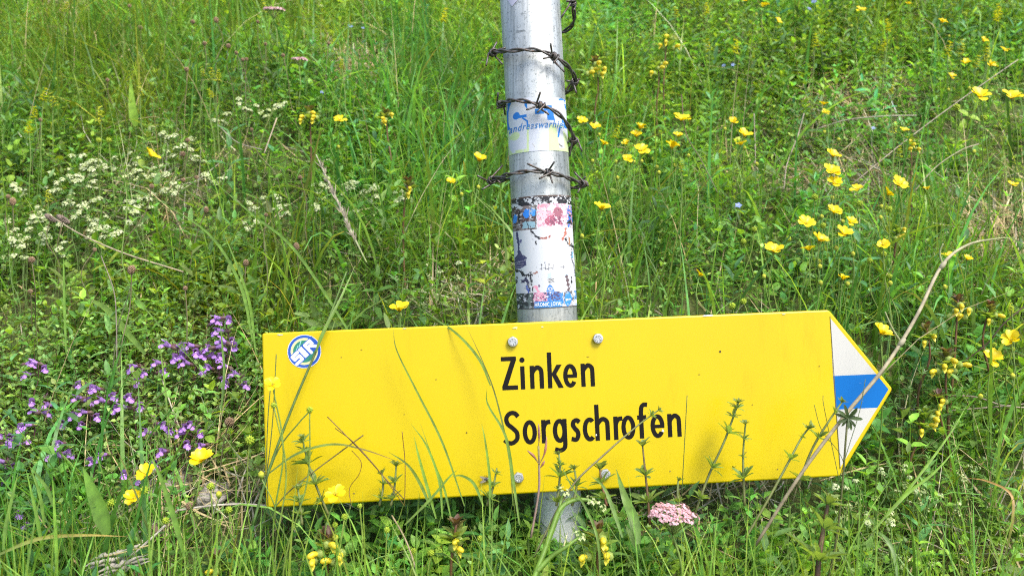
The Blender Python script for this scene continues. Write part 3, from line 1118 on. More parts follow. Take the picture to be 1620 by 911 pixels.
LEAFY = [(1020, 60, 170, 110, 1), (690, 0, 130, 60, 1), (1250, 150, 200, 120, .7), (1130, 440, 120, 60, .8), (380, 150, 90, 70, .6),
         (560, 260, 120, 60, .7), (60, 320, 130, 90, .5), (80, 560, 150, 60, .8), (1500, 60, 160, 90, .5), (300, 440, 170, 60, .6), (640, 470, 130, 60, .4),
         (820, 930, 900, 110, .8), (150, 860, 260, 90, .4), (1500, 620, 160, 110, .5), (40, 420, 120, 90, .8)]
THYME = [(150, 670, 240, 105, 1), (330, 640, 110, 130, .9), (40, 760, 120, 70, .7)]
BEDSTRAW = [(170, 310, 200, 110, 1), (480, 300, 150, 40, .7), (330, 250, 160, 70, .7), (60, 380, 110, 70, .8), (1420, 790, 170, 90, .9), (1180, 830, 120, 60, .5)]
TUSSOCK = [(640, 400, 190, 130, 1), (420, 480, 110, 90, .7), (690, 190, 110, 130, .9), (130, 110, 220, 120, 1), (400, 60, 150, 70, .9), (980, 400, 100, 120, 1),
           (940, 250, 70, 120, .7), (1160, 330, 110, 90, .5), (1480, 430, 150, 130, .7), (1560, 700, 120, 120, .8), (30, 60, 100, 160, 1), (1150, 250, 60, 90, .6)]
STRAW = [(1580, 395, 60, 45, 1), (575, 120, 50, 26, 1), (125, 18, 50, 26, 1), (1540, 890, 150, 45, .9), (350, 800, 120, 50, .7), (1100, 800, 170, 45, .9), (1330, 190, 130, 60, .35),
         (700, 480, 80, 40, .5), (1190, 110, 60, 40, .4), (270, 790, 70, 60, .9), (1350, 290, 120, 60, .35), (230, 330, 110, 70, .3)]

def scatter(n, wfun, y0=.42, y1=3.25, extra=.5, seed=0):
    """root points on the slope, kept with probability wfun(px,py,depth)"""
    r = np.random.default_rng(seed)
    out = []
    tot = 0
    while tot < n:
        y = np.sqrt(r.uniform(y0 ** 2 * .7, y1 ** 2, n * 2))
        y = y[y > y0]
        x = r.uniform(-1, 1, len(y)) * (.60 * y + extra)
        z = G(x, y)
        p = np.stack([x, y, z], 1)
        px, py, d = to_px(p)
        k = r.uniform(0, 1, len(p)) < wfun(px, py, d, x, y)
        out.append(p[k])
        tot += int(k.sum())
    return np.concatenate(out)[:n]

def clump(x, y, s=6.0, seed=0):
    return fbm(x * s + 31.7, y * s + 11.3, seed)

AXX, AXY = float(pole_pt(s_ground)[0]), float(pole_pt(s_ground)[1])
def cap_height(p, L, rng, slack=1.0):
    """plants rooted below the sign stay low; nothing grows through the panel or the post"""
    px, py, d = to_px(p)
    room = .915 - 1.0 * d + .02
    near = d < .80
    L = np.where(near, np.minimum(L, np.maximum(.015, room * rng.uniform(.45, 1.0, len(L)) * slack)), L)
    under = (d >= .74) & (d < .93) & (p[:, 0] > -.31) & (p[:, 0] < .40)
    L = np.where(under, np.minimum(L, rng.uniform(.03, .085, len(L))), L)
    front = (d < .90) & (np.abs(px - 884) < 34)                # the foot of the post stands free
    L = np.where(front, np.minimum(L, np.maximum(.015, .865 - d)), L)
    dist = np.hypot(p[:, 0] - AXX, p[:, 1] - AXY)
    L = np.where(dist < .05, np.minimum(L, .05), L)
    return L

def greens(n, rng, base, spread=.22, hue=.12):
    v = np.exp(rng.normal(0, spread, n))
    h = rng.normal(0, hue, n)
    c = np.array(base)[None] * v[:, None]
    c[:, 0] *= np.exp(1.2 * h)
    c[:, 2] *= np.exp(-.6 * h)
    return np.clip(c * np.array([1.17, 1.18, 1.10]), .005, .75)

def patch_tone(c, p, rng):
    """neighbouring plants share a tone: some patches bluish, some yellowish, some pale"""
    a = fbm(p[:, 0] * 4.3 + 7, p[:, 1] * 4.3 + 3, 41) - .5
    e = fbm(p[:, 0] * 9.1 + 1, p[:, 1] * 9.1 + 8, 47) - .5
    k = np.exp(1.1 * e)[:, None]
    c = c * k
    c[:, 0] *= np.exp(.85 * a)
    c[:, 2] *= np.exp(-.8 * a)
    return np.clip(c, .005, .7)

# --- grass
def w_grass(px, py, d, x, y):
    w = .22 + .75 * zone(px, py, TUSSOCK) - .25 * zone(px, py, LEAFY) - .30 * zone(px, py, THYME) - .16 * zone(px, py, BEDSTRAW) - .75 * zone(px, py, STRAW)
    w = w + .75 * np.clip((py - 800) / 60, 0, 1)
    w = w * np.clip((clump(x, y, 6, 3) - .30) * 3.2, .30, 1.6)
    w = np.where((d > .8) & (d < 1.0) & (px > 430) & (px < 1330) & (py > 760), w * .35, w)
    return np.clip(w, .015, 1)
rg = np.random.default_rng(11)
grass = Acc()
for (n, lmin, lmax, wmin, wmax, S, seed, lean, curl, bc) in (
        (26000, .04, .11, .0014, .0028, 3, 21, .45, .9, (.125, .245, .040)),
        (16000, .08, .16, .0018, .0038, 4, 22, .46, 1.15, (.130, .260, .045)),
        (3600, .13, .24, .0022, .0046, 6, 23, .42, 1.1, (.125, .260, .055)),
        (1700, .13, .23, .0040, .0070, 6, 24, .42, 1.1, (.120, .265, .060)),
        (1500, .14, .26, .0007, .0011, 5, 25, .45, .8, (.200, .265, .080))):
    p = scatter(n, w_grass, seed=seed)
    L = cap_height(p, rg.uniform(lmin, lmax, n), rg, 1.12)
    W = rg.uniform(wmin, wmax, n)
    az = rg.uniform(0, 2 * np.pi, n)
    k = rg.uniform(0, 1, n) < .45                       # many lean downhill and with the wind
    az = np.where(k, rg.normal(-1.2, .8, n), az)
    px, py, d = to_px(p)
    le = np.abs(rg.normal(0, lean, n))
    cu = rg.gamma(2.0, curl / 2, n) * .8
    u = (d > .74) & (d < 1.0) & (p[:, 0] > -.32) & (p[:, 0] < .42)
    az = np.where(u & (d > .86), rg.uniform(.6, 2.5, n), az)
    c = patch_tone(greens(n, rg, bc, .26, .14), p, rg)
    yl = rg.uniform(0, 1, n) < .05
    c[yl] = c[yl] * np.array([1.8, 1.35, 1.5])
    tip = c * np.array([1.25, 1.08, .9])
    dry = rg.uniform(0, 1, n) < .06
    tip[dry] = np.array([.32, .24, .10])
    blades(grass, p, L, W, az, le, cu, c, S, tip=tip)
# rougher grass round the sides, where the slope goes on out of the picture
n = 14000
yy_ = rg.uniform(.45, 5.0, n)
xx_ = np.sign(rg.uniform(-1, 1, n)) * (.60 * np.minimum(yy_, 3.2) + .45 + rg.uniform(0, 1.6, n))
top_ = rg.uniform(0, 1, n) < .35
yy_ = np.where(top_, rg.uniform(3.15, 5.0, n), yy_)
xx_ = np.where(top_, rg.uniform(-3.2, 3.2, n), xx_)
p = np.stack([xx_, yy_, G(xx_, yy_)], 1)
c = patch_tone(greens(n, rg, (.125, .25, .045), .26, .14), p, rg)
blades(grass, p, rg.uniform(.07, .2, n), rg.uniform(.004, .008, n), rg.uniform(0, 6.28, n), np.abs(rg.normal(0, .45, n)), rg.gamma(2, .5, n), c, 3)
# blades that rise in front of the lower edge of the panel
n = 950
d_ = rg.uniform(.64, .81, n)
tx_, ty_ = rg.uniform(-60, 1680, n), 905 - 125 * rg.power(1.6, n)
ty_ = np.where(rg.uniform(0, 1, n) < .04, ty_ - rg.uniform(0, 60, n), ty_)
keep = ~((np.abs(tx_ - 884) < 50) & (rg.uniform(0, 1, n) < .45)) & ((clump(tx_ / 100, d_ * 3, 3, 5) > .42) | (rg.uniform(0, 1, n) < .35))
d_, tx_, ty_ = d_[keep], tx_[keep], ty_[keep]
n = len(d_)
top = np.array([at(a_, b_, c_) for a_, b_, c_ in zip(tx_, ty_, d_)])
p = np.stack([top[:, 0] + rg.normal(0, .02, n), top[:, 1] + rg.normal(0, .012, n), 0 * d_], 1)
p[:, 2] = G(p[:, 0], p[:, 1])
L = np.maximum(.02, top[:, 2] - p[:, 2]) * 1.05
c = greens(n, rg, (.150, .290, .050), .22, .12)
blades(grass, p, L, rg.uniform(.0012, .0034, n), rg.uniform(0, 6.28, n), np.abs(rg.normal(0, .14, n)), rg.gamma(2, .3, n), c, 6, tip=c * np.array([1.2, 1.05, .9]))
o = grass.build('grass', M_GRASS)
tag(o, 'dense green grass covering the meadow slope', 'grass', kind='stuff')

# --- dead straw and litter
straw = Acc()
n = 16000
p = scatter(n, lambda px, py, d, x, y: np.clip(.05 + .95 * zone(px, py, STRAW), 0, 1), seed=31)
_px, _py, _d = to_px(p)
p[:, 2] += rg.uniform(0, .016, n) + rg.uniform(0, .03, n) * zone(_px, _py, STRAW)
L = rg.uniform(.03, .15, n)
L = cap_height(p, L, rg, 1.2)
lean = rg.uniform(.9, 1.55, n)
# lying along the slope
az = rg.uniform(0, 2 * np.pi, n)
slope = np.arctan(.637 * np.sin(az))
c = greens(n, rg, (.42, .33, .19), .3, .05)
g_ = rg.uniform(0, 1, n) < .3
c[g_] = greens(int(g_.sum()), rg, (.38, .35, .29), .3, .03)
blades(straw, p, L, rg.uniform(.0009, .0026, n), az, np.pi / 2 - slope - rg.uniform(-.05, .30, n), rg.normal(0, .5, n), c, 4)
n = 800
p = scatter(n, lambda px, py, d, x, y: np.clip(.25 + .5 * zone(px, py, STRAW) + .3 * zone(px, py, TUSSOCK), 0, 1), seed=32)
L = cap_height(p, rg.uniform(.10, .30, n), rg)
c = greens(n, rg, (.44, .36, .21), .25, .05)
blades(straw, p, L, rg.uniform(.0008, .0018, n), rg.uniform(0, 6.28, n), np.abs(rg.normal(.3, .35, n)), rg.gamma(2, .4, n), c, 5)
o = straw.build('dry_grass', M_DRY)
tag(o, 'pale dead straw lying between the living plants', 'dead grass', kind='stuff')

# --- leafy sprigs
def sprigs(acc, stemacc, p, H, K, leafL, aspect, col, rng, prof, elev=.35, per=2, lean=.4, droop=.3, stemcol=None, taper=.45, fold=.3, stem_w=.0010):
    n = len(p)
    az = rng.uniform(0, 2 * np.pi, n)
    ln = np.abs(rng.normal(0, lean, n))
    axs = np.stack([np.sin(ln) * np.cos(az), np.sin(ln) * np.sin(az) - .12, np.cos(ln)], 1)
    axs = nrm(axs)
    e = nrm(np.cross(axs, np.array([.3, .2, .9]) + rng.normal(0, .3, (n, 3))))
    g2 = np.cross(axs, e)
    ph0 = rng.uniform(0, 2 * np.pi, n)
    for k in range(K):
        t = (k + .6) / K
        for j in range(per):
            ph = ph0 + k * (np.pi / 2 if per == 2 else .5) + j * 2 * np.pi / per + rng.normal(0, .2, n)
            rd = np.cos(ph)[:, None] * e + np.sin(ph)[:, None] * g2
            el = elev + rng.normal(0, .2, n) + .5 * t
            d = rd * np.cos(el)[:, None] + axs * np.sin(el)[:, None]
            LL = leafL * (1 - taper * abs(t - .45)) * rng.uniform(.75, 1.2, n)
            org = p + axs * (H * t)[:, None]
            cc = col * rng.uniform(.85, 1.18, n)[:, None]
            leaves(acc, org, d, axs, LL, LL * aspect, cc, prof, fold, droop)
    if stemacc is not None:
        sc_ = col * .8 if stemcol is None else np.broadcast_to(np.array(stemcol), (n, 3))
        blades(stemacc, p, H * 1.02, np.full(n, stem_w), np.arctan2(axs[:, 1], axs[:, 0]), np.arccos(np.clip(axs[:, 2], -1, 1)), np.zeros(n), sc_, 2)

leafy = Acc()
def w_leafy(px, py, d, x, y):
    return np.clip((.42 + .8 * zone(px, py, LEAFY) - .1 * zone(px, py, TUSSOCK) - .75 * zone(px, py, STRAW)) * np.clip((clump(x, y, 7, 8) - .28) * 3.0, .30, 1.6), .03, 1)
for (n, lo, hi, K, l0, l1, asp, seed, prof, c0) in (
        (11000, .015, .06, 4, .009, .017, .50, 45, LEAF_LO, (.150, .300, .045)),
        (7500, .03, .09, 4, .011, .020, .55, 41, LEAF_LO, (.140, .285, .040)),
        (4200, .05, .13, 5, .014, .026, .36, 42, LEAF_MID, (.110, .240, .045)),
        (2600, .04, .12, 4, .012, .022, .62, 43, LEAF_MID, (.165, .330, .045)),
        (2600, .06, .14, 5, .018, .034, .28, 44, LEAF_MID, (.110, .220, .070))):
    p = scatter(n, w_leafy, seed=seed)
    H = cap_height(p, rg.uniform(lo, hi, n), rg, .8)
    l_ = np.minimum(rg.uniform(l0, l1, n), .012 + H * .22)
    sprigs(leafy, leafy, p, H, K, l_, asp, patch_tone(greens(n, rg, c0, .26, .14), p, rg), rg, prof)
o = leafy.build('ground_cover_leaves', M_LEAF)
tag(o, 'low leafy green herbs filling the gaps in the grass', 'herbs', kind='stuff')

small = Acc()
n = 6200
p = scatter(n, lambda px, py, d, x, y: np.clip(.03 + .95 * zone(px, py, THYME) + .10 * zone(px, py, LEAFY), 0, 1), y1=2.4, seed=51)
H = cap_height(p, rg.uniform(.03, .10, n), rg, .9)
sprigs(small, small, p, H, 5, rg.uniform(.006, .0095, n), .62, greens(n, rg, (.185, .310, .085), .26, .12), rg, LEAF_MID, lean=.45, stemcol=(.10, .05, .04), droop=.2)
o = small.build('calamint_leaves', M_LEAF)
tag(o, 'mat of small oval leaves around the purple flowers', 'herbs', kind='stuff')

whorls = Acc()
n = 2600
p = scatter(n, lambda px, py, d, x, y: np.clip(.10 + .9 * zone(px, py, BEDSTRAW) + .1 * zone(px, py, LEAFY), 0, 1), y1=2.6, seed=61)
H = cap_height(p, rg.uniform(.04, .13, n), rg, .9)
sprigs(whorls, whorls, p, H, 5, rg.uniform(.006, .012, n), .22, greens(n, rg, (.110, .230, .046), .2, .1), rg, LEAF_LO, per=6, lean=.4, elev=.15, droop=.15)
o = whorls.build('bedstraw_leaves', M_LEAF)
tag(o, 'fine whorled bedstraw foliage matted through the grass', 'herbs', kind='stuff')
# ------------------------------------------------------------------ flowers and stalks, one thing each
rs = np.random.default_rng(99)
ORD = ['first', 'second', 'third', 'fourth', 'fifth', 'sixth', 'seventh', 'eighth', 'ninth', 'tenth', 'eleventh', 'twelfth', 'thirteenth', 'fourteenth', 'fifteenth', 'sixteenth', 'seventeenth', 'eighteenth', 'nineteenth', 'twentieth']
def zone_name(px, py):
    """where a thing stands, named by things one can find"""
    if py > 770: return 'below the sign'
    if py > 490: return 'left of sign panel' if px < 412 else 'beside arrow tip' if px > 1300 else 'before yellow panel'
    side = 'left of post' if px < 845 else 'right of post'
    band = 'above the wire' if py < 70 else 'by upper wires' if py < 165 else 'by blue sticker' if py < 250 else 'by lowest wire' if py < 320 else 'by torn sticker' if py < 420 else 'just above sign'
    return side + ' ' + band
def ordinal_labels(pos, text):
    """one label per item, told apart by place and count from the left"""
    groups = {}
    for i, (px, py) in enumerate(pos):
        groups.setdefault(zone_name(px, py), []).append(i)
    out = [''] * len(pos)
    def name(where, idx):
        idx.sort(key=lambda i: pos[i][0])
        for k, i in enumerate(idx):
            out[i] = f'{text} {where}' if len(idx) == 1 else f'{text} {where}, {ORD[k]} from left'
    for where, idx in groups.items():
        if len(idx) > 9:
            idx.sort(key=lambda i: pos[i][1])
            m = len(idx) // 2
            name(where + ' in upper half', idx[:m])
            name(where + ' in lower half', idx[m:])
        else:
            name(where, idx)
    return out

def orient(axis, spin=0.):
    z = Vector(axis).normalized()
    return z.to_track_quat('Z', 'Y').to_matrix().to_4x4() @ Matrix.Rotation(spin, 4, 'Z')

def root_of(head, dx=0., dy=0.):
    x, y = head[0] + dx, head[1] + dy
    return np.array([x, y, float(G(x, y)) - .004])

def stem_curve(root, head, sway=.012, n=7):
    mid = root * .5 + head * .5 + rs.normal(0, sway, 3) * np.array([1, .6, .2])
    q = root * .22 + head * .78 + rs.normal(0, sway * .5, 3) * np.array([1, .6, .2])
    return catmull([root, mid, q, head], n)

# ---- buttercups
def petal_mesh(open_, seed):
    r = np.random.default_rng(seed)
    T = np.array([0, .15, .38, .62, .84, 1.0])
    Wd = np.array([.10, .30, .62, .82, .78, .46])
    S_ = np.linspace(-1, 1, 5)
    V = []
    for t, w in zip(T, Wd):
        ang = open_ * (1 - .45 * t)
        for s in S_:
            tt = t * (1 - .07 * (abs(s) < .3) * (t > .95)) + r.normal(0, .012)
            V.append((tt * math.cos(ang), s * w * .5, tt * math.sin(ang) + .16 * s * s * w + r.normal(0, .010)))
    m, n = len(T), len(S_)
    i = (np.arange(m - 1) * n)[:, None] + np.arange(n - 1)[None]
    f = np.stack([i, i + 1, i + n + 1, i + n], -1).reshape(-1, 4)
    c = np.array([(.78, .60, .004)] * len(V)) * r.uniform(.95, 1.05, (len(V), 1))
    return Acc().add(np.array(V), [f], c).mesh('petal', M_PETAL)
PETALS = {k: [petal_mesh(a, 60 + 10 * k + j) for j in range(3)] for k, a in enumerate((.70, .96, 1.18))}
def center_mesh():
    acc = Acc()
    r = np.random.default_rng(3)
    for k in range(38):                                     # stamens round a green knob
        a, e = r.uniform(0, 6.28), r.uniform(.55, 1.5)
        d = np.array([math.cos(a) * math.cos(e), math.sin(a) * math.cos(e), math.sin(e)])
        q = d * r.uniform(.22, .34)
        tube(acc, [d * .08, q], [.012, .026], (.72, .50, .03) if e < 1.2 else (.45, .50, .04), 4)
    return acc.mesh('flower_center', M_SEED)
CENTER = center_mesh()
def sepal_mesh():
    acc = Acc()
    a = np.arange(5) * 2 * np.pi / 5 + .6
    d = np.stack([np.cos(a), np.sin(a), -.15 + 0 * a], 1)
    leaves(acc, np.zeros((5, 3)), d, np.tile([0, 0, 1.], (5, 1)), .36, .2, (.22, .30, .05), LEAF_LO, .2, -.2)
    return acc.mesh('sepals', M_LEAF)
SEPALS = sepal_mesh()

def divided_leaf(acc, org, d, up, size, col):
    """three-lobed toothed buttercup leaf"""
    d = nrm(d); s = nrm(np.cross(d, up)); u = np.cross(s, d)
    for a in (-1.15, -.6, 0., .6, 1.15):
        dd = d * math.cos(a) + s * math.sin(a)
        ln = size * (1 - .28 * abs(a))
        leaves(acc, org[None] + 0 * dd[None], dd[None], u[None], ln, ln * .36, np.array(col), LEAF_HI, .2, .3)
        for b in (-.5, .5):
            d3 = dd * math.cos(b) + np.cross(u, dd) * math.sin(b)
            leaves(acc, (org + dd * ln * .45)[None], d3[None], u[None], ln * .42, ln * .2, np.array(col), LEAF_LO, .2, .3)

BUTTER = [  # px, py, width px, stem height, openness, tilt (x, y)
    (319, 728, 36, .135, 1, .05, -.10), (232, 749, 30, .12, 1, -.1, -.25), (212, 788, 27, .10, 1, .1, -.35), (431, 608, 27, .26, 0, .1, -.3), (531, 781, 33, .17, 0, .0, -.1),
    (632, 491, 34, .17, 1, .03, .12), (1394, 528, 33, .20, 1, .2, -.1), (1569, 568, 30, .17, 2, .1, -.4), (1600, 539, 30, .19, 1, -.2, -.3),
    (238, 246, 27, .12, 0, .5, .0), (538, 190, 21, .16, 0, .0, -.1), (758, 254, 24, .17, 1, .1, -.2), (713, 289, 15, .14, 1, .1, -.1),
    (951, 331, 27, .18, 1, .1, -.1), (940, 203, 20, .18, 1, .3, -.3), (921, 193, 16, .16, 2, .1, -.2), (1014, 239, 25, .17, 2, .0, -.3), (1013, 204, 18, .17, 2, .1, -.1), (1006, 216, 20, .16, 1, .0, -.1),
    (992, 253, 15, .16, 2, .0, -.1), (991, 228, 12, .15, 2, .0, -.1), (955, 229, 15, .16, 2, .2, -.1), (1078, 190, 27, .20, 1, .1, -.2), (1062, 234, 21, .19, 2, .2, -.1), (1073, 216, 14, .19, 2, .1, .1),
    (1160, 194, 14, .15, 2, .0, -.1), (1177, 215, 23, .16, 1, .1, -.1), (1173, 229, 17, .15, 1, -.1, -.1), (1303, 166, 15, .15, 1, .1, -.2), (1306, 179, 15, .15, 0, .0, -.2),
    (1317, 247, 23, .20, 1, .2, -.1), (1314, 273, 26, .20, 1, .1, -.3), (1320, 290, 25, .19, 0, .0, -.1), (1356, 300, 21, .17, 0, .0, -.1), (1421, 292, 27, .18, 2, .1, -.5), (1404, 308, 20, .17, 1, .7, -.3),
    (1319, 336, 26, .19, 1, .0, -.3), (1275, 354, 25, .18, 1, .1, -.2), (1345, 352, 19, .18, 1, .2, -.1), (1335, 371, 29, .18, 1, .0, -.2), (1296, 381, 27, .16, 1, .3, -.2), (1280, 396, 19, .16, 2, -.3, -.1),
    (1225, 398, 30, .16, 2, .0, -.2), (1397, 388, 21, .17, 0, .0, -.3), (1333, 442, 18, .13, 2, .1, -.1), (1106, 436, 18, .12, 1, .6, .0), (1500, 405, 20, .20, 0, .2, -.2), (1530, 411, 14, .17, 2, .0, -.1),
    (1550, 153, 33, .27, 0, .0, -.1), (1600, 155, 30, .27, 1, .0, -.1), (1589, 80, 15, .16, 1, .1, -.1), (1567, 104, 17, .17, 1, .2, -.1), (1528, 101, 16, .17, 1, .1, -.1), (1556, 66, 12, .15, 2, .0, -.1),
    (1490, 36, 13, .15, 2, .2, -.1), (1362, 16, 16, .15, 0, .1, -.1), (1210, 9, 16, .14, 0, .1, -.1), (1231, 35, 13, .13, 1, .5, -.2), (1437, 7, 10, .13, 1, .0, -.1), (1505, 122, 13, .15, 1, .1, -.1),
    (1430, 206, 14, .15, 1, .1, -.1), (1602, 293, 16, .16, 1, .2, -.2), (1467, 300, 12, .13, 2, .0, -.1), (1181, 2, 13, .13, 1, .0, -.1)]
bl = ordinal_labels([(b[0], b[1]) for b in BUTTER], 'open yellow buttercup')
for (px, py, wpx, h, op, tx, ty), lab in zip(BUTTER, bl):
    op = min(op, 1) if wpx >= 24 else op
    head = head_at(px, py, h)
    d = depth_of(head)
    size = wpx * d / F_PX / 2 / (math.cos((.70, .96, 1.18)[op] * .62)) * 1.02
    root = root_of(head, rs.normal(0, .012), rs.uniform(-.035, .01))
    o = thing('buttercup', tuple(root), lab, 'flower', 'yellow buttercups in the meadow')
    acc = Acc()
    ns_ = .25 if wpx >= 28 else 1.
    axis = nrm(np.array([tx * 1.5 + rs.normal(0, .12) * ns_, ty - .40 + rs.normal(0, .22) * ns_, 1.0]))
    hp = head - axis * size * .1
    tube(acc, local(o, stem_curve(root, hp)), [.00085, .0007, .0006], np.array([(.10, .19, .03), (.17, .26, .05)]), 5)
    if h > .13:                                             # a side branch with a bud
        b0 = root * .45 + head * .55
        b1 = b0 + np.array([rs.uniform(-.022, .022), rs.uniform(-.015, .01), .045 * rs.uniform(.6, 1.2)])
        tube(acc, local(o, catmull([b0, b0 * .5 + b1 * .5 + np.array([rs.normal(0, .004), 0, -.004]), b1], 4)), .0006, (.15, .24, .05), 4)
    acc.build('stem', M_STEM, o)
    if h > .13:
        acc = Acc()
        q = np.array([b1 + np.array([0, 0, -.001]), b1 + np.array([0, 0, .002]), b1 + np.array([0, 0, .0045]), b1 + np.array([0, 0, .006])])
        tube(acc, local(o, q), [.0008, .0028, .0026, .0006], np.array([(.2, .3, .05), (.45, .42, .03)]), 7)
        acc.build('bud', M_SEED, o)
    R = orient(axis, rs.uniform(0, 6.28))
    T = Matrix.Translation(Vector(local(o, hp))) @ R
    for k in range(5):
        link('petal', PETALS[op][k % 3], o, T @ Matrix.Rotation(k * 2 * math.pi / 5 + rs.normal(0, .06), 4, 'Z') @ Matrix.Rotation(rs.normal(0, .17), 4, 'Y') @ Matrix.Scale(size * rs.uniform(.88, 1.06), 4))
    link('flower_center', CENTER, o, T @ Matrix.Scale(size, 4))
    link('sepals', SEPALS, o, T @ Matrix.Scale(size, 4))

# ---- green buttercup seed heads
def burr(n, r, col, seed, spike=.35, mat=None, name='seed_head', squash=1.):
    acc = Acc()
    g = np.random.default_rng(seed)
    k = np.arange(n) + .5
    ph = np.arccos(1 - 2 * k / n)
    th = np.pi * (1 + 5 ** .5) * k
    d = np.stack([np.cos(th) * np.sin(ph), np.sin(th) * np.sin(ph), np.cos(ph) * squash], 1)
    for q in d:
        u = nrm(np.cross(q, [.2, .5, .8]))
        v = np.cross(q, u)
        b = r * .62
        w = r * 1.9 / math.sqrt(n)
        tip = q * r * (1 + spike * g.uniform(.6, 1.3))
        ring = [q * b + w * (u * math.cos(a) + v * math.sin(a)) for a in np.arange(4) * math.pi / 2]
        ring2 = [q * r * .98 + .75 * w * (u * math.cos(a) + v * math.sin(a)) for a in np.arange(4) * math.pi / 2]
        c = np.array(col) * g.uniform(.75, 1.2)
        acc.add(np.array(ring + ring2 + [tip]), [np.array([[0, 1, 5, 4], [1, 2, 6, 5], [2, 3, 7, 6], [3, 0, 4, 7]]), np.array([[4, 5, 8], [5, 6, 8], [6, 7, 8], [7, 4, 8]])], c)
    return acc.mesh(name, mat or M_SEED)
BURR_G = [burr(34, 1., (.30, .40, .035), s, .5) for s in (1, 2)]
SEEDS = [(490, 648, 11, .25), (433, 641, 10, .25), (395, 696, 16, .15), (167, 804, 10, .10), (176, 795, 14, .11), (333, 769, 13, .11), (362, 806, 12, .11), (262, 823, 12, .09), (228, 775, 14, .11),
         (612, 838, 11, .14), (545, 817, 11, .15), (530, 830, 10, .14), (569, 800, 9, .17), (654, 871, 11, .12), (682, 874, 12, .12), (760, 852, 12, .11),
         (1158, 484, 12, .12), (1176, 477, 11, .12), (1176, 382, 10, .13), (1247, 378, 10, .13), (1193, 363, 9, .13), (1302, 357, 10, .16), (1289, 312, 11, .17), (1360, 322, 11, .17), (1407, 331, 10, .17),
         (1407, 437, 9, .14), (1398, 402, 10, .15), (1376, 412, 10, .15), (1513, 170, 12, .24), (1556, 187, 11, .24), (1573, 545, 8, .16), (1602, 552, 8, .16), (1526, 23, 8, .13), (156, 222, 9, .14), (172, 222, 9, .14)]
sl = ordinal_labels([(b[0], b[1]) for b in SEEDS], 'green spiky seed head')
for (px, py, wpx, h), lab in zip(SEEDS, sl):
    head = head_at(px, py, h)
    r = wpx * depth_of(head) / F_PX / 2 / 1.3
    root = root_of(head, rs.normal(0, .015), rs.uniform(-.03, .01))
    o = thing('seeding_buttercup', tuple(root), lab, 'seed head', 'green buttercup seed heads')
    acc = Acc()
    tube(acc, local(o, stem_curve(root, head, .008)), [.0009, .0007, .0006], np.array([(.11, .19, .03), (.20, .27, .05)]), 5)
    acc.build('stem', M_STEM, o)
    link('seed_head', BURR_G[int(rs.integers(2))], o, Matrix.Translation(Vector(local(o, head))) @ Matrix.Rotation(rs.uniform(0, 6), 4, 'Z') @ Matrix.Scale(r, 4))

# ---- purple alpine calamint
def calamint_flower(seed):
    r = np.random.default_rng(seed)
    acc = Acc()
    pc = np.array((.50, .27, .74))
    tube(acc, catmull([(0, 0, 0), (.35, 0, .05), (.62, 0, .10)], 4), [.10, .15, .24], pc * .75, 8, cap=False)
    def lobe(ang, ln, w, dz, c):
        d = np.array([[math.cos(ang) * .75, math.sin(ang) * .75 if True else 0, dz]])
        leaves(acc, np.array([[.58, .10 * math.sin(ang), .10 + .10 * np.sign(dz)]]), d, np.array([[-.5, 0, .85]]), ln, w, c, ((.3, .8), (.62, 1.0), (.9, .7)), -.15, .35)
    lobe(0., .55, .46, -.38, pc * 1.05)
    lobe(.75, .42, .34, -.18, pc)
    lobe(-.75, .42, .34, -.18, pc)
    lobe(.12, .34, .36, .62, pc * .95)
    lobe(-.5, .26, .24, .45, pc * .95)
    leaves(acc, np.array([[.62, 0, .06]]), np.array([[1., 0, -.42]]), np.array([[0, 0, 1.]]), .20, .16, (.72, .62, .80), LEAF_LO, -.2, .2)
    return acc.mesh('flower', M_PETAL)
CAL = [calamint_flower(s) for s in (1, 2, 3)]
def calyx_mesh():
    acc = Acc()
    tube(acc, catmull([(-.35, 0, -.04), (-.1, 0, 0), (.2, 0, .03)], 4), [.08, .17, .12], np.array([(.10, .10, .05), (.13, .05, .07)]), 7)
    a = np.arange(5) * 2 * np.pi / 5
    leaves(acc, np.tile([.15, 0, .03], (5, 1)), np.stack([np.full(5, .8), np.cos(a) * .5, np.sin(a) * .5], 1), np.tile([0, .1, 1.], (5, 1)), .26, .07, (.14, .05, .08), LEAF_LO, 0, 0)
    return acc.mesh('calyx', M_STEM)
CALYX = calyx_mesh()
CALA = [(58, 584, 3, .07), (67, 641, 3, .065), (30, 690, 2, .06), (93, 712, 3, .07), (140, 661, 2, .065), (52, 684, 1, .06), (12, 740, 4, .05), (158, 727, 1, .055), (179, 636, 2, .07), (211, 638, 2, .07),
        (246, 583, 2, .07), (279, 555, 2, .085), (303, 558, 2, .085), (325, 556, 3, .085), (360, 553, 3, .09), (311, 577, 1, .075), (346, 586, 2, .075), (305, 682, 2, .06), (308, 705, 1, .055), (259, 724, 1, .055),
        (214, 756, 1, .06), (37, 822, 1, .05), (354, 512, 3, .11), (361, 527, 1, .10), (114, 664, 1, .06), (136, 617, 2, .07), (152, 630, 1, .07), (372, 604, 2, .07), (283, 682, 1, .06), (243, 674, 1, .06), (222, 590, 1, .07), (4, 690, 2, .06)]
cl = ordinal_labels([(b[0], b[1]) for b in CALA], 'purple two-lipped wildflower')
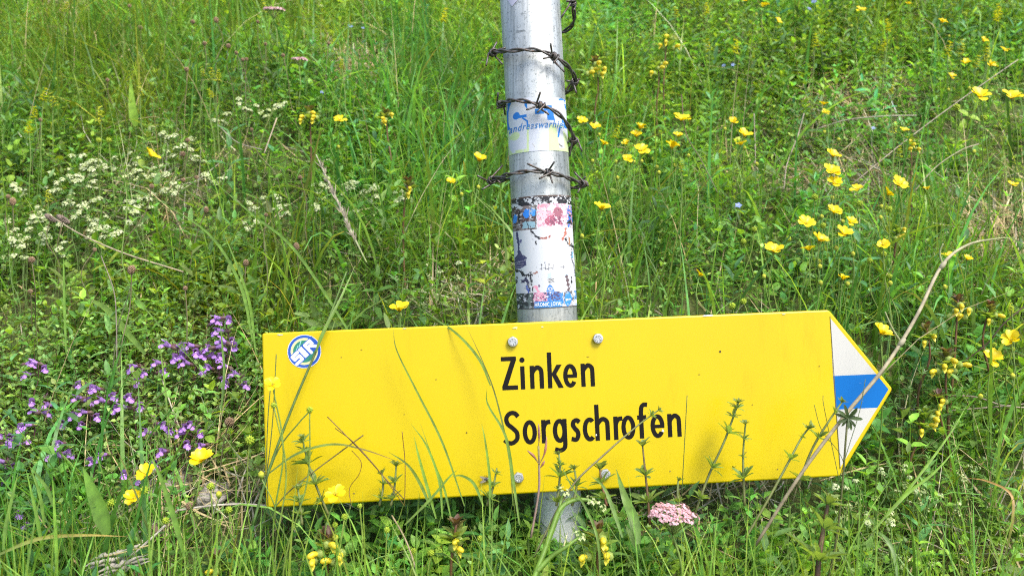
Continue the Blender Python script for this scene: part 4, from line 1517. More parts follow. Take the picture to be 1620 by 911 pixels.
for (px, py, nf, h), lab in zip(CALA, cl):
    nf = nf + 1
    head = head_at(px, py, h)
    d = depth_of(head)
    size = 21 * d / F_PX * rs.uniform(.9, 1.12)
    root = root_of(head, rs.normal(0, .012), rs.uniform(-.02, .012))
    o = thing('alpine_calamint', tuple(root), lab, 'flower', 'purple calamint flowers left of the sign')
    acc = Acc()
    top = head + np.array([0, .004, .004])
    sp = stem_curve(root, top, .005)
    tube(acc, local(o, sp), [.0009, .0008, .0006], np.array([(.09, .06, .03), (.12, .05, .06)]), 5)
    acc.build('stem', M_STEM, o)
    acc = Acc()
    for k in range(4):                                      # leaf pairs
        q = sp[int((.15 + .2 * k) * (len(sp) - 1))]
        a0 = rs.uniform(0, 6.28)
        for a in (a0, a0 + np.pi):
            leaves(acc, local(o, q)[None], np.array([[math.cos(a), math.sin(a), .45]]), np.array([[0, 0, 1.]]), .0095, .0062, np.array((.09, .165, .045)) * rs.uniform(.8, 1.3), OVAL, .3, .3)
    for k in range(12):                                     # dark calyces and bracts in the flower whorl
        a = rs.uniform(0, 6.28)
        q = top + np.array([math.cos(a) * .003, math.sin(a) * .003, -.003 + rs.uniform(-.006, .008)])
        leaves(acc, local(o, q)[None], np.array([[math.cos(a), math.sin(a), .8]]), np.array([[0, 0, 1.]]), .006, .0022, (.13, .07, .09), LEAF_LO, .3, 0)
    acc.build('leaves', M_LEAF, o)
    for k in range(nf):
        a = -1.57 + (k - (nf - 1) / 2) * 1.05 + rs.normal(0, .3)
        ga = k * 2.4 + px
        gr = 0. if nf == 1 else .0078
        pos = head + np.array([gr * math.cos(ga) * 1.25, -.004, gr * math.sin(ga) + rs.normal(0, .001)]) - np.array([math.cos(a), math.sin(a), .1]) * size * .35
        M = Matrix.Translation(Vector(local(o, pos))) @ Matrix.Rotation(a, 4, 'Z') @ Matrix.Rotation(rs.uniform(-.35, .1), 4, 'Y') @ Matrix.Scale(size, 4)
        fl = link('flower', CAL[int(rs.integers(3))], o, M)
        link('calyx', CALYX, fl)

# ---- yellow rattle
def rattle_flower():
    acc = Acc()
    tube(acc, catmull([(0, 0, 0), (.3, 0, .10), (.62, 0, .15), (.90, 0, .06), (1.02, 0, -.06)], 4), [.12, .18, .23, .22, .10], (.74, .62, .04), 8)
    leaves(acc, np.array([[.45, 0, -.02]]), np.array([[.9, 0, -.45]]), np.array([[0, 0, 1.]]), .62, .44, (.76, .66, .06), LEAF_MID, .2, .5)
    return acc.mesh('flower', M_PETAL)
RFL = rattle_flower()
def rattle_calyx():
    acc = Acc()
    tube(acc, catmull([(-.45, 0, -.1), (-.2, 0, 0), (.1, 0, .06), (.38, 0, .06)], 4), [.08, .32, .38, .12], np.array([(.30, .42, .09), (.38, .48, .13)]), 8)
    return acc.mesh('calyx', M_LEAF)
RCA = rattle_calyx()
RATTLE = [(520, 872, 5, 22, .12, 1), (342, 900, 2, 18, .05, 1), (722, 852, 2, 20, .13, 1), (946, 862, 4, 22, .12, 1), (936, 905, 2, 22, .08, 0), (490, 187, 5, 12, .17, 1), (611, 190, 3, 11, .15, 1), (646, 302, 2, 13, .15, 1),
          (1515, 492, 5, 15, .16, 1), (1567, 500, 2, 14, .16, 1), (1465, 533, 2, 14, .14, 1), (1497, 578, 5, 17, .13, 1), (1484, 643, 3, 15, .10, 1), (1463, 672, 3, 16, .09, 0), (942, 112, 5, 13, .17, 1), (1056, 70, 4, 12, .17, 0), (1040, 110, 3, 11, .14, 0),
          (1420, 372, 3, 10, .12, 0), (1440, 230, 4, 10, .15, 0)]
rl = ordinal_labels([(b[0], b[1]) for b in RATTLE], 'leafy yellow rattle plant')
for (px, py, nf, fpx, h, dark), lab in zip(RATTLE, rl):
    head = head_at(px, py, h)
    d = depth_of(head)
    fs_ = fpx * d / F_PX * .80
    root = root_of(head, rs.normal(0, .008), rs.uniform(-.02, .005))
    o = thing('yellow_rattle', tuple(root), lab, 'flower', 'yellow rattle plants in the meadow')
    top = head + np.array([0, 0, fs_ * 1.6])
    sp = stem_curve(root, top, .005)
    acc = Acc()
    tube(acc, local(o, sp), [.0017, .0014, .0010], np.array([(.14, .09, .03), (.13, .06, .03)]), 6)
    acc.build('stem', M_STEM, o)
    for k in range(4):
        q = sp[int((.25 + .17 * k) * (len(sp) - 1))]
        acc = Acc()
        a0 = (0 if k % 2 else 1.4) + rs.normal(0, .3)
        for a in (a0, a0 + np.pi):
            ln = fs_ * rs.uniform(2.4, 3.2)
            dd = nrm(np.array([math.cos(a), math.sin(a) * .7, .35]))
            leaves(acc, local(o, q)[None], dd[None], np.array([[0, 0, 1.]]), ln, ln * .27, np.array((.11, .23, .06)) * rs.uniform(.85, 1.2), LEAF_HI, .35, .35)
            sd_ = nrm(np.cross(dd, [0, 0, 1]))
            for t in (.2, .35, .5, .65, .8):                # teeth along the edge
                for s in (-1, 1):
                    leaves(acc, local(o, q + dd * ln * t - np.array([0, 0, .35 * ln * t * t]) + sd_ * s * ln * .09)[None], nrm(dd + sd_ * s * .9)[None], np.array([[0, 0, 1.]]), ln * .10, ln * .07, (.085, .175, .045), LEAF_LO, .1, .2)
        acc.build('leaf_pair', M_LEAF, o)
    acc = Acc()
    for k in range(22):                                     # toothed bracts, brownish at the top
        a = rs.uniform(0, 6.28)
        t = rs.uniform(0, 1)
        q = head + np.array([0, 0, fs_ * (-.6 + 2.2 * t)])
        ln = fs_ * (2.2 - 1.1 * t)
        c = np.array((.25, .40, .075)) * (1 - t) + np.array((.13, .06, .05) if dark else (.18, .28, .06)) * t
        leaves(acc, local(o, q)[None], np.array([[math.cos(a), math.sin(a), .5 + .8 * t]]), np.array([[0, 0, 1.]]), ln, ln * .55, c * rs.uniform(.8, 1.2), LEAF_HI, .4, .1)
    acc.build('bracts', M_LEAF, o)
    for k in range(nf):
        a = -1.57 + rs.uniform(-1.2, 1.2)
        off = np.array([(k - (nf - 1) / 2) * fs_ * .62, -fs_ * .55, ((k * 7) % 3 - 1) * fs_ * .75 + rs.normal(0, .0008)])
        M = Matrix.Translation(Vector(local(o, head + off))) @ Matrix.Rotation(a, 4, 'Z') @ Matrix.Rotation(rs.uniform(-.3, .15), 4, 'Y') @ Matrix.Scale(fs_ * 1.22, 4)
        fl = link('flower', RFL, o, M)
        link('calyx', RCA, fl)

# ---- white bedstraw
def florets(n, r, col, seed, dome=.5, pet=4, fr=.14, green=.25):
    acc = Acc()
    g = np.random.default_rng(seed)
    for k in range(n):
        rr = r * math.sqrt(g.uniform(0, 1))
        a = g.uniform(0, 6.28)
        c0 = np.array([rr * math.cos(a), rr * math.sin(a), dome * r * (1 - (rr / r) ** 2) + g.normal(0, .08) * r])
        up = nrm(np.array([c0[0] * .8, c0[1] * .8, r]) + g.normal(0, .25, 3) * r)
        u = nrm(np.cross(up, [.3, .8, .1])); v = np.cross(up, u)
        aa = np.arange(pet) * 2 * np.pi / pet + g.uniform(0, 1)
        d = np.outer(np.cos(aa), u) + np.outer(np.sin(aa), v) + up * .25
        cc = np.array(col) * g.uniform(.85, 1.1)
        if g.uniform() < green:
            cc = np.array((.38, .46, .16))
        leaves(acc, np.tile(c0, (pet, 1)), d, np.tile(up, (pet, 1)), fr * r * 2, fr * r * 1.25, cc, LEAF_LO, .1, .1)
        tube(acc, [np.array([c0[0] * .3, c0[1] * .3, -.9 * r]), c0], [.03 * r, .025 * r], (.2, .3, .08), 3, cap=False)
    return acc
BW = [florets(24, 1., (.66, .72, .44), s, fr=.20).mesh('flower_cluster', M_PETAL) for s in range(4)]
BWG = [florets(9, 1., (.56, .64, .30), s + 9, green=.5, fr=.18).mesh('flower_cluster', M_PETAL) for s in range(2)]
def bedstraw(px, py, h, ncl, spread, lab, group, greenish=.25, cpx=10.5):
    head = head_at(px, py, h)
    d = depth_of(head)
    root = root_of(head, rs.normal(0, .008), rs.uniform(-.02, .006))
    o = thing('white_bedstraw', tuple(root), lab, 'flower', group)
    acc = Acc()
    tube(acc, local(o, stem_curve(root, head, .006)), .0006, (.12, .20, .05), 4)
    cs = []
    for k in range(ncl):
        c = head + np.array([rs.normal(0, spread), rs.normal(0, spread * .6), rs.normal(0, spread * .8)]) * (k > 0)
        tube(acc, local(o, [head - np.array([0, 0, .012]), c]), .0004, (.14, .22, .06), 4)
        cs.append(c)
    acc.build('stem', M_STEM, o)
    for c in cs:
        r = cpx * d / F_PX / 2 * rs.uniform(.75, 1.25)
        me = BWG[int(rs.integers(2))] if rs.uniform() < greenish else BW[int(rs.integers(4))]
        link('flower_cluster', me, o, Matrix.Translation(Vector(local(o, c))) @ orient(np.array([rs.normal(0, .25), -.45 + rs.normal(0, .2), 1.]), rs.uniform(0, 6.28)) @ Matrix.Scale(r, 4))
BEDS = [(254, 213), (268, 216), (302, 220), (274, 247), (310, 248), (296, 232), (352, 192), (386, 172), (412, 178), (441, 168), (423, 184), (130, 262), (142, 258), (107, 268), (158, 264), (90, 290), (122, 285), (143, 290),
        (152, 262), (206, 276), (214, 274), (222, 270), (244, 278), (258, 275), (182, 250), (217, 250), (90, 302), (110, 316), (135, 322), (148, 318), (128, 334), (118, 345), (142, 350), (152, 348), (165, 366), (157, 364), (146, 366),
        (215, 310), (222, 318), (209, 320), (216, 336), (240, 308), (268, 302), (278, 300), (205, 352), (160, 376), (60, 330), (72, 345), (55, 352), (48, 366), (30, 372), (35, 390), (22, 405), (18, 378), (90, 390), (12, 348), (75, 375),
        (28, 300), (330, 282), (343, 290), (402, 330), (420, 322), (436, 320), (452, 326), (432, 332), (398, 358), (505, 303), (518, 298), (550, 300), (548, 292), (565, 336), (575, 302), (500, 330), (590, 298), (604, 318), (640, 312),
        (500, 3), (1410, 822), (1354, 760)]
GB = [(1358, 786), (1395, 747), (1430, 742), (1462, 778), (1448, 776), (1468, 786), (1465, 805), (1343, 797), (1372, 826), (1408, 863), (1336, 815), (1520, 750), (1434, 884), (1470, 890), (1432, 766), (1540, 746), (1515, 797),
      (675, 418), (697, 430), (680, 442), (727, 464), (628, 442), (640, 458), (668, 480), (642, 476), (722, 436)]
for (px, py), lab in zip(BEDS, ordinal_labels(BEDS, 'white bedstraw sprig')):
    bedstraw(px, py, rs.uniform(.085, .125), int(rs.integers(3, 6)), .0085, lab, 'white bedstraw sprigs', .30)
for (px, py), lab in zip(GB, ordinal_labels(GB, 'pale green bedstraw sprig')):
    bedstraw(px, py, rs.uniform(.05, .09), 3, .006, lab, 'pale green bedstraw sprigs', .9, 9)

# ---- pink umbels
UMB = florets(28, 1., (.72, .45, .52), 5, dome=.35, pet=5, fr=.17, green=.0).mesh('umbellet', M_PETAL)
def umbel(px, py, wpx, h, lab, ncl=15, tilt=-.30, flat=1.):
    head = head_at(px, py, h)
    d = depth_of(head)
    R = wpx * d / F_PX / 2
    root = root_of(head, .012, -.015)
    o = thing('pink_umbel_flower', tuple(root), lab, 'flower', 'pink umbel flowers')
    hub = head - np.array([0, 0, R * .75])
    acc = Acc()
    tube(acc, local(o, stem_curve(root, hub, .005)), [.0016, .0013, .0010], np.array([(.13, .22, .04), (.17, .25, .06)]), 6)
    Rm = orient(np.array([.03, tilt, 1.]))
    k = np.arange(ncl) + .5
    rr = np.sqrt(k / ncl) * R * .80
    th = np.pi * (1 + 5 ** .5) * k
    cs = []
    for r_, t_ in zip(rr, th):
        v = Rm @ Vector((r_ * math.cos(t_), r_ * math.sin(t_), R * .12 * (1 - (r_ / R) ** 2) + rs.normal(0, R * .03)))
        c = head + np.array(v)
        tube(acc, local(o, catmull([hub, hub * .4 + c * .6 - np.array([0, 0, R * .06]), c - np.array([0, 0, R * .05])], 3)), .0005, (.20, .26, .08), 4)
        cs.append(c)
    acc.build('stem', M_STEM, o)
    for c in cs:
        link('umbellet', UMB, o, Matrix.Translation(Vector(local(o, c))) @ orient(np.array([rs.normal(0, .15) + (c - head)[0] / R * .5, tilt + rs.normal(0, .1), 1.]), rs.uniform(0, 6)) @ Matrix.Scale(R * rs.uniform(.19, .25), 4))
    acc = Acc()
    for k in range(3):
        q = root * (.75 - .2 * k) + hub * (.25 + .2 * k)
        a = 1.5 + 2.2 * k
        divided_leaf(acc, local(o, q), np.array([math.cos(a), math.sin(a), .35]), np.array([0, 0, 1.]), min(.035, R * .9), (.085, .175, .04))
    acc.build('leaves', M_LEAF, o)
umbel(1065, 815, 84, .125, 'large pink flat-topped umbel below the sign', 19, -.13)
umbel(433, 16, 38, .17, 'small pale pink umbel at the top edge', 13, -.25)
umbel(473, 94, 29, .15, 'smallest pale pink umbel among grass left of post', 11, -.25)

# ---- brown seed heads
BURR_B = [burr(60, 1., (.27, .185, .115), 21 + s, .25, squash=sq) for s, sq in ((0, 1.0), (1, 1.35))]
BURR_L = burr(80, 1., (.22, .17, .14), 29, .2, squash=2.4)
BROWN = [(205, 10, 9, 0), (222, 44, 10, 0), (305, 35, 10, 0), (342, 32, 11, 1), (361, 73, 11, 0), (384, 95, 9, 0), (408, 35, 8, 0), (448, 88, 9, 0), (520, 69, 8, 0), (324, 69, 9, 0), (295, 110, 11, 0), (374, 84, 8, 0), (390, 94, 8, 0), (420, 70, 8, 0),
         (170, 127, 9, 0), (289, 244, 13, 0), (297, 222, 10, 0), (311, 281, 10, 0), (290, 285, 10, 0), (326, 332, 12, 1), (240, 295, 11, 0), (20, 319, 15, 1), (13, 311, 10, 0), (150, 395, 10, 0), (208, 427, 17, 1), (50, 411, 15, 0), (48, 461, 11, 0), (389, 416, 13, 1),
         (469, 390, 14, 1), (293, 456, 11, 0), (363, 667, 22, 0), (300, 800, 19, 0), (496, 890, 17, 0), (64, 190, 9, 0), (421, 340, 9, 0), (398, 205, 8, 0), (475, 281, 10, 0), (80, 345, 17, 2), (100, 347, 19, 2)]
wl = ordinal_labels([(b[0], b[1]) for b in BROWN], 'brown dried seed head')
for (px, py, wpx, kind), lab in zip(BROWN, wl):
    h = rs.uniform(.12, .18) if py < 460 else .09
    head = head_at(px, py, h)
    r = wpx * depth_of(head) / F_PX / 2 / (1.6 if kind < 2 else 2.1)
    root = root_of(head, rs.normal(0, .02), rs.uniform(-.02, .02))
    o = thing('seeding_plantain', tuple(root), lab, 'seed head', 'brown plantain seed heads')
    acc = Acc()
    tube(acc, local(o, stem_curve(root, head, .010)), [.0008, .0006], np.array([(.12, .14, .05), (.16, .13, .07)]), 5)
    acc.build('stem', M_STEM, o)
    ax_ = (rs.normal(0, .25), rs.normal(0, .2), 1) if kind < 2 else (-.9, -.1, .6)
    link('seed_head', BURR_L if kind == 2 else BURR_B[kind], o, Matrix.Translation(Vector(local(o, head))) @ orient(ax_, rs.uniform(0, 6)) @ Matrix.Scale(r, 4))

# ---- yellow-green crosswort tops
def crosswort_top():
    acc = Acc()
    g = np.random.default_rng(8)
    for k in range(5):
        z = 1 - k * .42
        for j in range(7):
            a = j * .9 + k + g.normal(0, .2)
            leaves(acc, np.array([[0, 0, z]]), np.array([[math.cos(a), math.sin(a), .35 + g.normal(0, .2)]]), np.array([[0, 0, 1.]]), .42 + .08 * k, .20 + .03 * k, np.array((.48, .52, .04)) * g.uniform(.8, 1.2), LEAF_MID, .3, .3)
    return acc.mesh('flower_spike', M_LEAF)
CROSS = crosswort_top()
CW = [(70, 148, 15), (84, 156, 16), (54, 176, 14), (45, 200, 14), (158, 178, 17), (335, 116, 15), (345, 118, 13), (321, 112, 11), (334, 146, 11), (222, 140, 14), (76, 308, 14), (702, 22, 16), (540, 100, 10), (1163, 72, 16), (1405, 38, 14), (1290, 62, 15), (1398, 70, 14), (1120, 70, 14), (1118, 12, 13),
      (1500, 75, 16), (1520, 72, 17), (1545, 96, 14), (1560, 85, 16), (1562, 72, 13), (1580, 14, 14), (1576, 24, 12), (1070, 18, 12), (1410, 140, 11), (1415, 200, 12), (1423, 238, 13), (975, 207, 15), (1078, 262, 13), (1600, 486, 12), (105, 10, 12), (418, 8, 14)]
gl = ordinal_labels([(b[0], b[1]) for b in CW], 'yellow-green crosswort top')
for (px, py, wpx), lab in zip(CW, gl):
    head = head_at(px, py, rs.uniform(.15, .20))
    r = wpx * depth_of(head) / F_PX / 1.25
    root = root_of(head, rs.normal(0, .01), rs.uniform(-.015, .01))
    o = thing('crosswort', tuple(root), lab, 'flower', 'yellow-green crosswort tops')
    acc = Acc()
    tube(acc, local(o, stem_curve(root, head, .005)), .0008, (.15, .23, .05), 5)
    acc.build('stem', M_STEM, o)
    link('flower_spike', CROSS, o, Matrix.Translation(Vector(local(o, head - np.array([0, 0, r * .3])))) @ orient((rs.normal(0, .2), rs.normal(-.1, .2), 1), rs.uniform(0, 6)) @ Matrix.Scale(r * .9, 4))

# ---- small blue flowers
def blue_flower():
    acc = Acc()
    a = np.arange(5) * 2 * np.pi / 5
    leaves(acc, np.zeros((5, 3)), np.stack([np.cos(a), np.sin(a), .2 + 0 * a], 1), np.tile([0, 0, 1.], (5, 1)), 1., .85, (.22, .30, .62), LEAF_MID, .1, .1)
    tube(acc, [(0, 0, 0), (0, 0, .22)], [.2, .12], (.7, .7, .6), 6)
    return acc.mesh('flower', M_PETAL)
BF = blue_flower()
BLUES = [(554, 42, 9), (574, 45, 6), (510, 146, 8), (1168, 325, 12), (1160, 103, 8), (1145, 104, 7), (1288, 3, 10), (1280, 14, 8), (1382, 203, 8)]
ul = ordinal_labels([(b[0], b[1]) for b in BLUES], 'tiny blue flower')
for (px, py, wpx), lab in zip(BLUES, ul):
    head = head_at(px, py, .10)
    r = wpx * depth_of(head) / F_PX / 2
    root = root_of(head, rs.normal(0, .01), -.01)
    o = thing('forget_me_not', tuple(root), lab, 'flower', 'tiny blue flowers')
    acc = Acc()
    tube(acc, local(o, stem_curve(root, head, .005)), .0006, (.11, .18, .05), 4)
    acc.build('stem', M_STEM, o)
    link('flower', BF, o, Matrix.Translation(Vector(local(o, head))) @ orient((rs.normal(0, .3), -.9, .8)) @ Matrix.Scale(r, 4))
# ------------------------------------------------------------------ single stalks, blades and sprigs that stand out
def path_px(pts):
    """(px, py, depth) photo points to a smooth world path"""
    return catmull([at(*p) for p in pts], 6)
def stalk(name, pts, rad, cols, label, cat, group=None, mat=None, part=None):
    P = path_px(pts)
    o = thing(name, tuple(P[0]), label, cat, group)
    acc = Acc()
    tube(acc, local(o, P), rad, np.array(cols), 7)
    acc.build(part or 'stem', mat or M_STEM, o)
    return o, P
def ribbon(acc, P, W, cols, o=None, face=(0, -1, .2), twist=0.):
    """one broad grass leaf along a path, folded along its midrib"""
    P = np.asarray(P)
    n = len(P)
    t = np.linspace(0, 1, n)
    tg = nrm(np.gradient(P, axis=0))
    s = nrm(np.cross(tg, np.array(face)))
    u = np.cross(s, tg)
    tw = twist * t
    s, u = s * np.cos(tw)[:, None] + u * np.sin(tw)[:, None], u * np.cos(tw)[:, None] - s * np.sin(tw)[:, None]
    w = W / 2 * np.minimum(1, .45 + 2.2 * t) * np.maximum(.04, 1 - t ** 2.6)
    V = np.stack([P - s * w[:, None] + u * w[:, None] * .25, P, P + s * w[:, None] + u * w[:, None] * .25], 1)
    cols = np.array(cols, float)
    C = np.stack([np.interp(t, np.linspace(0, 1, len(cols)), cols[:, k]) for k in range(3)], 1)
    C = np.repeat(C[:, None], 3, 1)
    C[:, 1] *= 1.12
    i = (np.arange(n - 1) * 3)[:, None] + np.array([0, 1])[None]
    f = np.stack([i, i + 1, i + 4, i + 3], -1).reshape(-1, 4)
    acc.add((V if o is None else local(o, V)).reshape(-1, 3), [f], C.reshape(-1, 3))
def blade_thing(pts, W, label, cols=((.09, .19, .035), (.12, .24, .05)), group='single grass blades that stand out', face=(0, -1, .2), twist=0., mat=None, name='grass_shoot'):
    P = path_px(pts)
    o = thing(name, tuple(P[0]), label, 'grass blade', group)
    acc = Acc()
    ribbon(acc, P, W * (.70 if W < .008 else 1.), np.array(cols) * np.array([1.5, 1.3, 1.15]), o, face, twist)
    acc.build('leaf', mat or M_GRASS, o)
    return o

GR = ((.075, .15, .030), (.095, .18, .035))
DG = ((.055, .085, .020), (.085, .13, .028))
# thick dry stalk across the arrow head
o, P = stalk('dry_stalk', [(1195, 862, .76), (1270, 745, .765), (1338, 655, .785), (1400, 580, .81), (1450, 500, .84), (1490, 420, .87), (1530, 388, .885), (1575, 378, .895), (1606, 376, .90)],
             [.0014, .0016, .0018, .0017, .0016, .0011, .0005], [(.26, .22, .14), (.30, .26, .17), (.33, .29, .19), (.38, .34, .23), (.36, .36, .20), (.24, .32, .10)],
             'thick pale dry stalk leaning across the arrow head', 'stalk', mat=M_DRY)
def node_bits(o, pts, col, mat=M_DRY, r=.0032):
    for p in pts:
        acc = Acc()
        c = at(*p)
        tube(acc, local(o, [c + np.array([-.003, 0, -.004]), c, c + np.array([.003, 0, .004])]), [r * .8, r * 1.15, r * .7], col, 7)
        acc.build('node', mat, o)
node_bits(o, [(1426, 542, .822), (1491, 420, .868)], (.42, .39, .27), r=.0023)
acc = Acc()
tube(acc, local(o, path_px([(1491, 420, .868), (1487, 400, .87), (1492, 385, .87)])), [.0012, .0008], (.22, .26, .10), 5)
acc.build('side_shoot', M_STEM, o)
acc = Acc()
tube(acc, local(o, path_px([(1426, 542, .822), (1412, 520, .825), (1400, 493, .83)])), [.0012, .0007], (.22, .24, .10), 5)
acc.build('side_shoot', M_STEM, o)

def whorl_mesh(nl, seed, el=.58, asp=.34, col=(.18, .28, .075)):
    g = np.random.default_rng(seed)
    acc = Acc()
    for ring, (sc_, up_) in enumerate(((1., 0.), (.55, .5))):
        nl = nl if ring == 0 else max(3, nl // 2)
        a = np.arange(nl) * 2 * np.pi / nl + g.normal(0, .15, nl) + ring * .4
        e = el + up_ + g.normal(0, .22, nl)
        d = np.stack([np.cos(a) * np.cos(e), np.sin(a) * np.cos(e), np.sin(e)], 1)
        L = g.uniform(.75, 1.12, nl) * sc_
        leaves(acc, np.zeros((nl, 3)) + np.array([0, 0, .06 * ring]), d, np.tile([0, 0, 1.], (nl, 1)), L, L * asp, np.array(col)[None] * g.uniform(.75, 1.35, (nl, 1)), ((.2, .6), (.55, 1.), (.85, .7)), .4, .2)
    return acc.mesh('leaf_whorl', M_LEAF)
WH = [whorl_mesh(k, s) for k, s in ((8, 1), (7, 2), (8, 3), (9, 4))]
WHD = whorl_mesh(11, 9, .12, .27, (.055, .095, .035))
WHT = whorl_mesh(9, 7, .95, .40, (.20, .27, .08))
def galium(pts, nodes, label, top=True, rad=.0011, cols=((.13, .14, .045), (.16, .22, .06)), group='whorled bedstraw stems in front of the sign'):
    """square-stemmed bedstraw: stem along pts, leaf whorls at (fraction, size px)"""
    P = path_px(pts)
    o = thing('bedstraw_plant', tuple(P[0]), label, 'plant', group)
    acc = Acc()
    tube(acc, local(o, P), [rad * 1.15, rad, rad * .7], np.array(cols), 5)
    acc.build('stem', M_STEM, o)
    for t, s in nodes:
        t, s = t + rs.normal(0, .015) * (t < .9), s * rs.uniform(.8, 1.2)
        k = min(len(P) - 2, int(t * (len(P) - 1)))
        c = P[k]
        if t < .9 and rs.uniform() < .18:                   # here and there a whorl has lost its leaves
            s *= .5
        tdir = nrm(P[min(k + 1, len(P) - 1)] - P[max(0, k - 1)])
        size = 1.35 * s * depth_of(c) / F_PX
        me = WHT if (top and t > .93) else WH[int(rs.integers(4))]
        link('leaf_whorl', me, o, Matrix.Translation(Vector(local(o, c))) @ orient(tdir + np.array([rs.normal(0, .2), -.2, 0]), rs.uniform(0, 6)) @ Matrix.Scale(size, 4))
    return o
D1 = .795
galium([(520, 815, .79), (505, 780, .79), (490, 740, .795), (482, 710, .80), (478, 690, .80)], [(.18, 18), (.36, 19), (.55, 19), (.74, 17), (.88, 13), (.97, 9)], 'stout bedstraw stem with leaf whorls near the left end of the panel')
galium([(478, 830, .77), (475, 800, .775), (471, 770, .78)], [(.3, 18), (.6, 16), (.95, 13)], 'short bedstraw sprig at the left foot of the panel')
galium([(1100, 810, .80), (1122, 750, .81), (1145, 700, .815), (1160, 660, .82), (1169, 634, .82)], [(.1, 16), (.33, 17), (.62, 17), (.78, 14), (.9, 11), (.98, 8)], 'tall forked bedstraw sprig standing before the middle of the panel')
galium([(1178, 800, .81), (1176, 750, .815), (1176, 710, .82), (1180, 664, .82)], [(.3, 17), (.55, 14), (.8, 12), (.97, 8)], 'slim upright bedstraw sprig beside the forked one')
galium([(1180, 850, .77), (1215, 790, .78), (1245, 735, .79), (1268, 692, .80), (1283, 673, .80)], [(.55, 16), (.78, 15), (.92, 11), (.98, 8)], 'leaning bedstraw stem left of the arrow head')
galium([(1262, 770, .79), (1285, 710, .80), (1312, 665, .805), (1335, 632, .81)], [(.1, 15), (.5, 18), (.82, 14), (.97, 8)], 'bedstraw stem reaching over the white of the arrow head')
galium([(880, 800, .775), (884, 770, .78), (886, 742, .785), (884, 715, .79)], [(.05, 18), (.3, 19), (.55, 18), (.75, 15), (.97, 10)], 'bushy bedstraw sprig in front of the lower post')
galium([(905, 800, .77), (912, 770, .775), (908, 738, .78)], [(.1, 16), (.5, 17), (.97, 11)], 'low bedstraw sprig right of the bushy one at the post')
galium([(618, 800, .79), (624, 770, .795), (627, 732, .80)], [(.2, 15), (.55, 15), (.97, 12)], 'bedstraw sprig at the bottom edge of the panel among grass blades')
galium([(600, 800, .79), (606, 770, .795), (604, 748, .80)], [(.2, 14), (.6, 12), (.97, 9)], 'smallest bedstraw sprig at the bottom edge of the panel')
galium([(770, 800, .79), (780, 770, .795), (786, 740, .80)], [(.2, 15), (.55, 14), (.9, 10)], 'bedstraw sprig left of the lower bolt')
galium([(960, 800, .78), (953, 770, .785), (948, 738, .79)], [(.25, 17), (.6, 20), (.95, 14)], 'reddish stemmed sprig just right of the lower post', cols=((.15, .06, .03), (.15, .09, .04)))
galium([(1075, 810, .80), (1072, 780, .805), (1073, 757, .81)], [(.3, 14), (.95, 10)], 'short sprig above the pink umbel')
galium([(845, 880, .73), (900, 775, .755), (960, 715, .775), (1010, 672, .79), (1046, 645, .795)], [(.9, 10), (.98, 9)], 'long brown stem slanting across the word Sorgschrofen', rad=.0009, cols=((.12, .13, .05), (.15, .13, .06), (.14, .20, .05)))
c = at(1341, 661, .775)
o = thing('star_shaped_whorl', tuple(root_of(c, -.03, 0)), 'dark star of narrow leaves over the white of the arrow head', 'plant')
acc = Acc()
tube(acc, local(o, catmull([root_of(c, -.03, 0), root_of(c, -.03, 0) * .5 + c * .5 + np.array([.006, -.004, 0]), c], 6)), [.0011, .0009], np.array([(.10, .10, .04), (.12, .13, .05)]), 5)
acc.build('stem', M_STEM, o)
link('leaf_whorl', WHD, o, Matrix.Translation(Vector(local(o, c))) @ orient((.15, -1., .25)) @ Matrix.Scale(21 * .775 / F_PX, 4))
# purplish leafy sprig under the lettering
galium([(1028, 830, .78), (1024, 780, .785), (1020, 740, .79), (1016, 700, .795)], [(.25, 22), (.60, 20), (.97, 15)], 'leafy sprig with purplish tip under the lettering', cols=((.13, .06, .03), (.12, .10, .04)))
# tall upright stems at the bottom right
galium([(1292, 930, .72), (1296, 880, .725), (1304, 830, .735), (1312, 785, .74)], [(.3, 44), (.62, 40), (.9, 26), (.98, 16)], 'dark stemmed leafy herb at the bottom right corner of the panel', rad=.0022, cols=((.10, .05, .03), (.11, .07, .03)))

